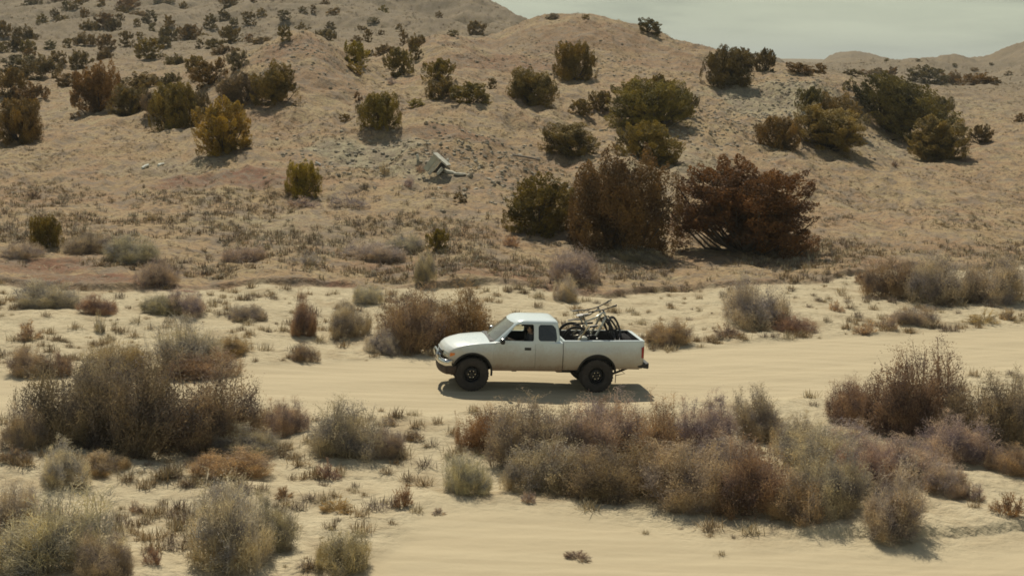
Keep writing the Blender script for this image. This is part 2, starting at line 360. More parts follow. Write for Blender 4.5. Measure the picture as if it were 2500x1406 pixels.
def shrub_mesh(name, seed, nst=50, ntw=14, nlf=6, upright=.5, tw=.004, leaf=.022, lobes=1, mats=(M_TWIG, M_TWIG)):
    """rounded twiggy desert shrub, diameter 1, height 1"""
    rng = np.random.default_rng(seed)
    th = rng.uniform(0, 2 * math.pi, nst); el = np.arccos(rng.uniform(0.0, 1, nst) ** (.75 + upright))
    bulge = 1 + .22 * np.sin(th * 2 + seed) * np.cos(th * 3 + 2 * seed)
    Ld = rng.uniform(.62, 1.0, nst) * bulge
    tip = np.stack([np.sin(el) * np.cos(th) * .5 * Ld, np.sin(el) * np.sin(th) * .5 * Ld, (.06 + np.cos(el) * .94) * Ld * (.85 + .15 * np.cos(th + seed))], 1)
    root = np.stack([rng.normal(0, .06, nst), rng.normal(0, .06, nst), np.full(nst, -.02)], 1) + tip * [.3, .3, 0]
    if lobes > 1:
        g = rng.integers(0, lobes, nst); la = np.arange(lobes) * 2 * math.pi / lobes + rng.uniform(0, .8, lobes); lr = rng.uniform(.16, .34, lobes); lr[0] = .05
        lh = rng.uniform(.5, 1.0, lobes); lh[0] = 1.0; ls = rng.uniform(.5, .72, lobes); tip = tip * np.stack([ls, ls, lh], 1)[g]; root = root * .6
        off = np.stack([np.cos(la) * lr, np.sin(la) * lr, la * 0], 1)[g]; tip = tip + off; root = root + off
    parts = [(*ribbons(root, tip * .86, tw * 1.8, tw, rng, .05), 0)]
    t = rng.uniform(.25, 1.0, (nst, ntw)); b = root[:, None] + (tip * .86 - root)[:, None] * t[..., None]
    d = unit(rng.normal(size=(nst, ntw, 3)) * .75 + unit(tip)[:, None] * .8 + [0, 0, .45]); ln = rng.uniform(.07, .22, (nst, ntw, 1)) * (1.2 - .5 * t[..., None])
    e = b + d * ln; b = b.reshape(-1, 3); e = e.reshape(-1, 3)
    parts.append((*ribbons(b, e, tw * .8, tw * .35, rng, .12), 0))
    if nlf:
        k = rng.uniform(.25, 1.1, (len(b), nlf, 1)); c = (b[:, None] + (e - b)[:, None] * k + rng.normal(0, .018, (len(b), nlf, 3))).reshape(-1, 3)
        c[:, 2] = np.maximum(c[:, 2], .01)
        parts.append((*leaves(c, leaf, rng, np.repeat(e - b, nlf, 0), .7), 1))
    V, F, M = join(parts); r = np.percentile(np.abs(V[:, 0]), 96); V[:, :2] *= .5 / r; V[:, 2] *= 1 / np.percentile(V[:, 2], 98.5); V[:, 2] = np.where(V[:, 2] > .93, .93 + (V[:, 2] - .93) * .45, V[:, 2]); rr = np.linalg.norm(V[:, :2], axis=1, keepdims=True); V[:, :2] *= np.where(rr > .5, (.5 + (rr - .5) * .45) / rr, 1)
    return np_mesh(name, V, F, mats, M)
def tube(path, rad, seg=6):
    path = np.array(path, float); V = []; n = len(path)
    for i in range(n):
        d = unit(path[min(i + 1, n - 1)] - path[max(i - 1, 0)]); a = unit(np.cross(d, [.31, .2, .93] if abs(d[2]) < .9 else [1, 0, 0])); b = np.cross(d, a)
        for k in range(seg):
            t = 2 * math.pi * k / seg; V.append(path[i] + (a * math.cos(t) + b * math.sin(t)) * rad[i])
    F = [(i * seg + k, i * seg + (k + 1) % seg, (i + 1) * seg + (k + 1) % seg, (i + 1) * seg + k) for i in range(n - 1) for k in range(seg)]
    return np.array(V), np.array(F)
def juniper_meshes(seed, npl=70, nlf=110, leaf=.022, skirt=.08, spiky=.5, lobes=4, open_=0.0, limbs=14, hmin=.66, lr=(.12, .26), side_open=False):
    """crown of foliage plumes over a short many-stemmed trunk; diameter 1, height 1"""
    rng = np.random.default_rng(seed)
    # a few overlapping lobes, each dome-shaped
    lc = []
    for i in range(lobes):
        th = 2 * math.pi * (i + rng.uniform(-.3, .3)) / lobes + seed
        r = rng.uniform(*lr) if lobes > 1 else .05
        lc.append((r * math.cos(th), r * math.sin(th), rng.uniform(.26, .36), rng.uniform(hmin, 1.0)))
    lc.append((0, 0, .33, .97))
    C, AX = [], []
    while len(C) < npl:
        x, y, rr, hh = lc[rng.integers(len(lc))]
        t_ = rng.uniform(0, 6.283); dz = rng.uniform(-.75, 1.0); dr = math.sqrt(1 - max(dz, 0) ** 2); d = np.array([dr * math.cos(t_), dr * math.sin(t_), dz])
        rad = rng.uniform(.62, 1.0) if rng.random() < .8 else rng.uniform(.2, .6)
        zc = hh * .42; p = np.array([x + d[0] * rr * rad, y + d[1] * rr * rad, zc + d[2] * (hh - zc) * rad])
        if d[2] < 0: p[2] = zc + d[2] / .75 * (zc - skirt); p[:2] *= 1.06
        p[2] = max(p[2], skirt + .0)
        if side_open and p[0] < -.08 and p[2] < .30 + .25 * p[0] and rng.random() < .93: continue
        if open_ and p[2] < open_ and rng.random() < .75: continue
        C.append(p); AX.append(unit(d * [1, 1, .6] * (1 - spiky) + np.array([0, 0, 1.0]) * (.35 + spiky) + rng.normal(size=3) * .15))
    C = np.array(C); AX = np.array(AX); ln = rng.uniform(.07, .15, (npl, 1)) * (1 + spiky * .4); wd = rng.uniform(.042, .07, (npl, 1))
    t = rng.normal(size=(npl, nlf, 3)); t = unit(t) * rng.uniform(.35, 1, (npl, nlf, 1)) ** .5
    along = (t * AX[:, None]).sum(-1, keepdims=True); perp = t - along * AX[:, None]
    taper = np.clip(1.0 - .45 * along, .35, 1.4)
    Pn = C[:, None] + AX[:, None] * along * ln[:, None] + perp * wd[:, None] * taper
    Pn = Pn.reshape(-1, 3); Pn = Pn[Pn[:, 2] > -.12]
    ax = np.repeat(AX, nlf, 0)[:len(Pn)]
    V, F = leaves(Pn, leaf, rng, ax, 1.0)
    sc_ = np.array([.5 / np.percentile(np.abs(V[:, 0]), 94), .5 / np.percentile(np.abs(V[:, 1]), 94), 1 / np.percentile(V[:, 2], 99.3)])
    V = V * sc_; rr_ = np.linalg.norm(V[:, :2], axis=1, keepdims=True); V[:, :2] *= np.where(rr_ > .5, (.5 + (rr_ - .5) * .4) / rr_, 1)
    crown = np_mesh('crown', V, F, [M_LEAF])
    tv, tf = [], []; o = 0
    for i in rng.choice(npl, limbs, replace=False):
        q = C[i] * sc_; p0 = np.array([rng.normal(0, .025), rng.normal(0, .025), -.05])
        mid = p0 * .5 + q * .5 + [0, 0, -.10 * np.linalg.norm(q[:2]) * 2] + rng.normal(0, .03, 3)
        a, f = tube([p0, p0 * .7 + mid * .3 + rng.normal(0, .01, 3), mid, q], [.022, .018, .012, .004], 5); tv.append(a); tf.append(f + o); o += len(a)
    trunk = np_mesh('trunk', np.concatenate(tv), np.concatenate(tf), [M_BARK], smooth=True)
    return crown, trunk

# shared meshes
SHR = [shrub_mesh('shrub_mesh', 10 + i, 150, 22, 7, [.1, .3, .0, .2, .15, .05][i], .0021, .0125, [6, 5, 7, 6, 5, 7][i]) for i in range(6)]
SHM = [shrub_mesh('shrub_small_mesh', 30 + i, 40, 14, 4, [.4, .7, .2][i], .006, .022) for i in range(3)]
SHW = [shrub_mesh('bare_shrub_mesh', 50 + i, 120, 30, 3, .15, .0026, .012, 4) for i in range(2)]
JUB = [juniper_meshes(100 + i, 170, 210, .0165, .0, [.5, .3, .75, .4][i], [4, 5, 3, 4][i], [0, 0, 0, .08][i], 22, .75, (.12, .2)) for i in range(4)]
JUM = [juniper_meshes(200 + i, 90, 100, .029, -.03, [.6, .2, .4][i], 3, 0, 10) for i in range(3)]
JUS = [juniper_meshes(300 + i, 70, 36, .05, -.03, .1, 2, 0, 5) for i in range(3)]

# ------------------------------------------------------------------ junipers
OLV = (.235, .19, .042); DRK = (.165, .132, .048); YEL = (.32, .25, .04); BRN = (.225, .15, .052); RED = (.175, .105, .042); OLB = (.225, .17, .052); GRY = (.25, .215, .13)
# px of middle, py of foot, width px, height px, colour, mesh, label
J = [
 (1318, 568, 172, 136, (.185, .145, .036), 1, 'olive green juniper joined to the left side of the tall rusty juniper'),
 (1512, 612, 262, 226, RED, 'A', 'tall pointed rusty brown juniper, largest and highest one behind the truck bed'),
 (1822, 618, 340, 205, RED, 'B', 'broad flat topped rust coloured juniper on dark spreading limbs, right of the tall one'),
 (45, 352, 124, 104, OLB, 2, 'dark green juniper cut by the left edge of the photo halfway up the slope'),
 (550, 370, 152, 124, YEL, 1, 'round bright yellow green juniper on the slope below the left mound'),
 (430, 314, 104, 112, OLV, 2, 'ragged green juniper just left behind the round bright yellow green one'),
 (497, 282, 46, 62, GRY, 2, 'thin grey green juniper between the ragged one and the bright round one'),
 (378, 290, 50, 62, GRY, 2, 'sparse greyish juniper against the left side of the ragged green one'),
 (238, 270, 128, 116, BRN, 0, 'large brownish juniper, biggest of the thicket on the upper left slope'),
 (315, 282, 84, 76, OLB, 3, 'golden brown juniper at the right foot of the brownish thicket'),
 (340, 222, 90, 42, OLB, 3, 'low dark juniper behind the golden brown one of the thicket'),
 (165, 214, 54, 32, BRN, 1, 'small brown juniper left behind the large brownish one of the thicket'),
 (672, 256, 96, 84, OLB, 0, 'dark dense juniper on the left flank of the pointed left mound'),
 (592, 264, 84, 74, GRY, 2, 'pale twiggy grey juniper left of the dark one on the left mound'),
 (423, 212, 48, 36, DRK, 1, 'small blackish juniper standing alone above the ragged green one'),
 (520, 196, 84, 54, BRN, 2, 'wide golden brown juniper on the left shoulder of the left mound'),
 (482, 174, 44, 40, OLB, 1, 'rounded juniper just behind the golden brown one on the shoulder'),
 (587, 168, 46, 42, GRY, 2, 'thin leggy juniper on the shoulder ridge of the left mound'),
 (364, 146, 58, 50, OLV, 1, 'conical green juniper on a pale bare bench of the upper left slope'),
 (428, 163, 46, 34, OLB, 3, 'round lone juniper right below the conical green one'),
 (20, 242, 66, 76, OLB, 2, 'dark juniper at the left edge above the one that is cut by it'),
 (77, 247, 72, 46, BRN, 0, 'brownish juniper right beside the dark one at the left edge'),
 (857, 152, 58, 56, YEL, 2, 'yellow green juniper in the notch right of the pointed left mound'),
 (863, 172, 36, 20, YEL, 0, 'low straw yellow bush below the yellow green juniper of the notch'),
 (977, 186, 62, 72, OLB, 2, 'leaning green juniper with its shadow in the gully between the mounds'),
 (1022, 150, 26, 34, DRK, 2, 'slender dark juniper at the left foot of the second mound'),
 (1070, 196, 68, 54, OLV, 2, 'open crowned juniper, uppermost of three on the second mound'),
 (1078, 238, 66, 52, OLB, 3, 'dark olive juniper, lower left of three on the second mound'),
 (1148, 253, 82, 56, OLV, 1, 'rounded yellowish green juniper, lower right of three on the second mound'),
 (1197, 216, 20, 28, DRK, 2, 'tiny narrow juniper right above the three on the second mound'),
 (1293, 252, 106, 80, OLB, 2, 'spreading dark juniper with shadow at the foot of the biggest mound'),
 (875, 246, 18, 22, BRN, 1, 'tiny brown bush in the middle of the slope under the notch'),
 (1018, 263, 34, 20, YEL, 1, 'small low yellowish bush on the slope above the broken concrete'),
 (842, 298, 26, 22, OLB, 2, 'tiny green bush left of the two spired juniper'),
 (925, 326, 82, 82, OLV, 2, 'spired green juniper casting a long shadow above the broken concrete'),
 (738, 478, 68, 86, YEL, 2, 'upright golden green juniper alone on the lower slope with grey brush at its foot'),
 (1122, 494, 30, 26, BRN, 1, 'small round dark bush alone on the slope below the broken concrete'),
 (1070, 612, 50, 52, OLV, 2, 'short upright dark green juniper near the bank above the truck'),
 (112, 606, 66, 80, OLV, 2, 'dark green upright juniper near the bank at far left'),
 (1403, 196, 82, 92, OLV, 2, 'tall loose juniper with shadow halfway up the biggest mound'),
 (1582, 86, 52, 34, DRK, 1, 'dark juniper standing against the sky on the crest of the biggest mound'),
 (1777, 208, 106, 90, DRK, 2, 'large dark juniper with deep shadow on the right shoulder ridge'),
 (1863, 178, 54, 60, DRK, 2, 'smaller dark juniper against the sky right of the large one on the ridge'),
 (1820, 142, 34, 26, GRY, 0, 'pale round bush peeping over the ridge between the two dark junipers'),
 (1612, 246, 62, 66, OLB, 2, 'brownish upright juniper at the top of the central clump'),
 (1668, 282, 58, 66, DRK, 2, 'dark twin spired juniper right of the central clump'),
 (1584, 326, 172, 108, OLV, 3, 'big broad green juniper in the middle of the central clump'),
 (1577, 386, 142, 92, OLV, 1, 'rounded lighter green juniper at the front of the central clump with bare lower stems'),
 (1416, 282, 50, 38, OLB, 1, 'low dark juniper, left of a pair left of the central clump'),
 (1461, 274, 50, 46, OLB, 2, 'dark juniper, right of a pair left of the central clump'),
 (1391, 386, 114, 72, OLB, 3, 'spreading brownish juniper with open dark limbs left below the central clump'),
 (1972, 276, 56, 56, DRK, 2, 'spiky dark juniper at the upper left of the right hand clump'),
 (2040, 286, 100, 62, OLB, 0, 'dark juniper behind the low green one in the right hand clump'),
 (2180, 330, 250, 132, DRK, 0, 'largest dark juniper forming the top of the right hand clump'),
 (2278, 306, 80, 72, DRK, 2, 'dark juniper on the right slope of the largest one in the right hand clump'),
 (1896, 350, 86, 74, OLB, 2, 'spiky juniper at the left end of the right hand clump'),
 (2020, 358, 190, 94, OLV, 3, 'wide green juniper at the lower left front of the right hand clump'),
 (2290, 386, 152, 98, OLB, 3, 'rounded brownish green juniper at the right front of the right hand clump'),
 (2395, 353, 54, 46, DRK, 1, 'small round dark juniper standing right of the right hand clump'),
 (2493, 298, 30, 22, BRN, 1, 'small brown juniper on the plain at the right edge'),
 (1952, 180, 60, 24, BRN, 1, 'low wide brown juniper just over the crest right of the ridge'),
 (1998, 182, 30, 24, BRN, 1, 'small round brown juniper right of the low wide one over the crest'),
 (2080, 191, 38, 16, DRK, 1, 'flat dark bush, leftmost of the row below the distant pink hill'),
 (2110, 188, 38, 22, BRN, 1, 'dark bush, second from left in the row below the distant pink hill'),
 (2143, 184, 34, 18, BRN, 1, 'dark bush, third from left in the row below the distant pink hill'),
 (2176, 189, 28, 26, BRN, 0, 'pointed bush at the right end of the row below the distant pink hill'),
 (2155, 202, 40, 12, YEL, 0, 'yellowish scrub patch in front of the row below the distant pink hill'),
 (2265, 204, 84, 40, DRK, 1, 'biggest dark bush of the row before the right hand distant hills'),
 (2325, 209, 56, 34, BRN, 0, 'brownish bush in the middle of the row before the right hand distant hills'),
 (2385, 209, 74, 32, BRN, 1, 'wide low bush right of the middle in the row before the right hand distant hills'),
 (2425, 209, 40, 22, BRN, 1, 'low bush at the right end of the row before the right hand distant hills'),
]
FARJ = [(100,194,82,52),(50,173,82,36),(74,150,30,28),(142,159,34,36),(198,170,50,44),(40,126,40,32),(58,97,50,36),(68,126,36,32),(10,92,38,38),(4,128,26,26),(122,120,26,22),(168,119,22,24),(208,111,46,28),(262,121,38,38),(308,114,32,38),(260,149,36,28),
 (105,59,26,24),(152,58,34,24),(137,46,20,22),(187,40,30,30),(210,50,22,28),(218,74,38,24),(257,68,42,36),(282,79,36,32),(295,36,34,28),(315,24,50,32),(293,48,22,16),(338,46,42,18),(362,51,32,32),(335,66,16,20),(80,17,44,22),(140,12,42,18),(162,29,20,26),(202,10,28,18),(248,20,18,24),(385,7,32,12),(415,9,22,12),(448,25,20,28),
 (562,26,44,32),(550,45,24,26),(515,72,30,34),(565,103,46,42),(572,64,18,22),(495,90,36,24),(412,102,42,34),(412,68,26,28),(370,77,14,18),(460,95,54,36),(608,104,18,20),(640,109,52,16),(525,117,42,22),(545,132,46,22),(490,119,20,22),(580,133,14,16),(342,93,14,14),(397,116,36,26),(605,62,32,32),
 (620,26,14,14),(640,40,22,20),(692,50,30,22),(700,94,26,36),(740,31,20,18),(762,34,14,20),(725,70,16,18),(738,74,20,24),(757,64,12,16),(790,24,18,28),(808,74,24,24),(792,102,48,30),(815,38,32,18),(930,28,28,34),(882,68,26,18),(912,57,28,10),(867,103,22,20),(893,102,20,30),(930,84,14,16),(975,70,20,22),(987,111,20,32),(1023,110,38,32),(1070,33,18,24),(1166,86,42,32),(902,139,18,20),(940,137,42,28),(1106,90,24,14),(1430,48,16,10),(1350,42,30,10),
 (2105,154,12,7),(2165,150,12,7),(2262,162,14,8),(2240,150,12,7),(2380,172,16,9),(2462,182,18,10),(2330,165,12,8),(2420,160,12,7)]
def ordin(n):
    return {1: 'leftmost', 2: 'second from left', 3: 'third from left', 4: 'fourth from left', 5: 'fifth from left', 6: 'sixth from left', 7: 'seventh from left', 8: 'eighth from left', 9: 'ninth from left'}.get(n, '%dth from left' % n)
def far_label(i):
    px, py = FARJ[i][:2]
    def band(q):
        x, y = q[:2]
        if x > 2050: return 'tiny dark bush on the distant right hand hills'
        if x > 1340: return 'tiny tuft against the sky on the biggest mound'
        b = 'topmost' if y < 36 else 'upper' if y < 62 else 'middle' if y < 92 else 'lower' if y < 123 else 'lowest'
        s = 'upper left slope' if x < 310 else 'slope above the left shoulder' if x < 650 else 'far slope behind the mounds'
        return 'dark juniper in the %s row on the %s' % (b, s)
    me = band(FARJ[i]); row = sorted([j for j in range(len(FARJ)) if band(FARJ[j]) == me], key=lambda j: FARJ[j][0])
    k = row.index(i) + 1
    return me + ', ' + ('rightmost' if k == len(row) and k > 1 else ordin(k))
rj = random.Random(5)
JA = juniper_meshes(777, 280, 260, .0125, .0, .8, 3, 0, 30)
JB = juniper_meshes(778, 360, 240, .0135, .0, .05, 7, 0, 60, .86, (.2, .29), True)
def place_plant(me, name, c, wpx, hpx, colr, sunk=.03, depth=None, rz=None, lean=.85):
    s = c[1] / FPX / math.cos(_p)
    o = bpy.data.objects.new(name, me) if me else bpy.data.objects.new(name, None)
    W_, H_ = wpx * s, hpx * s
    o.location = (c[0], c[1] + 0, c[2] - H_ * sunk); o.scale = (W_, (depth or W_), H_); col.objects.link(o)
    if me: o.color = (*colr, 1)
    e_ = max(.25, W_ * .4); gx = float(height(c[0] + e_, c[1]) - height(c[0] - e_, c[1])) / (2 * e_); gy = float(height(c[0], c[1] + e_) - height(c[0], c[1] - e_)) / (2 * e_)
    nrm = Vector((-gx * lean, -gy * lean, 1)); o.rotation_mode = 'QUATERNION'   # grows with the slope it stands on
    o.rotation_quaternion = Vector((0, 0, 1)).rotation_difference(nrm) @ Quaternion((0, 0, 1), rj.uniform(0, 6.28) if rz is None else rz)
    return o
def hvar(c, k=.18):
    f = rj.uniform(1 - k, 1 + k); return tuple(max(.01, v * f * rj.uniform(.93, 1.07)) for v in c)
pj = cast([j[0] for j in J], [j[1] for j in J])
for (px, py, wp, hp, cl, kind, lab), c in zip(J, pj):
    big = wp * hp > 5200
    pair = JA if kind == 'A' else JB if kind == 'B' else (JB if wp > 160 and kind == 3 else JUB[kind]) if big else (JUM[kind % 3] if wp * hp > 900 else JUS[kind % 3])
    c = np.array(c); depth_m = wp * c[1] / FPX
    c[1] += depth_m * .12; c[2] = height(c[0], c[1])
    root = place_plant(None, 'juniper_tree', c, wp * (.93 if kind in ('A', 'B') else 1.12), hp * (1.0 if kind in ('A', 'B') else .96), cl, rz=0 if kind in ('A', 'B') else None, depth=depth_m * .85 if wp > 120 else None)
    tag(root, lab, 'juniper', 'junipers scattered over the hills')
    k = bpy.data.objects.new('crown', pair[0]); k.color = (*hvar(cl, .08), 1); col.objects.link(k); k.parent = root
    k = bpy.data.objects.new('trunk', pair[1]); col.objects.link(k); k.parent = root
pf = cast([j[0] for j in FARJ], [j[1] for j in FARJ])
for i, ((px, py, wp, hp), c) in enumerate(zip(FARJ, pf)):
    m = JUM[i % 3][0] if wp > 34 else JUS[i % 3][0]
    o = place_plant(m, 'juniper_tree', c, wp * 1.12, hp * 1.0, hvar(rj.choice([OLB, DRK, BRN, OLB])))
    tag(o, far_label(i), 'juniper', 'junipers dotting the far slopes')

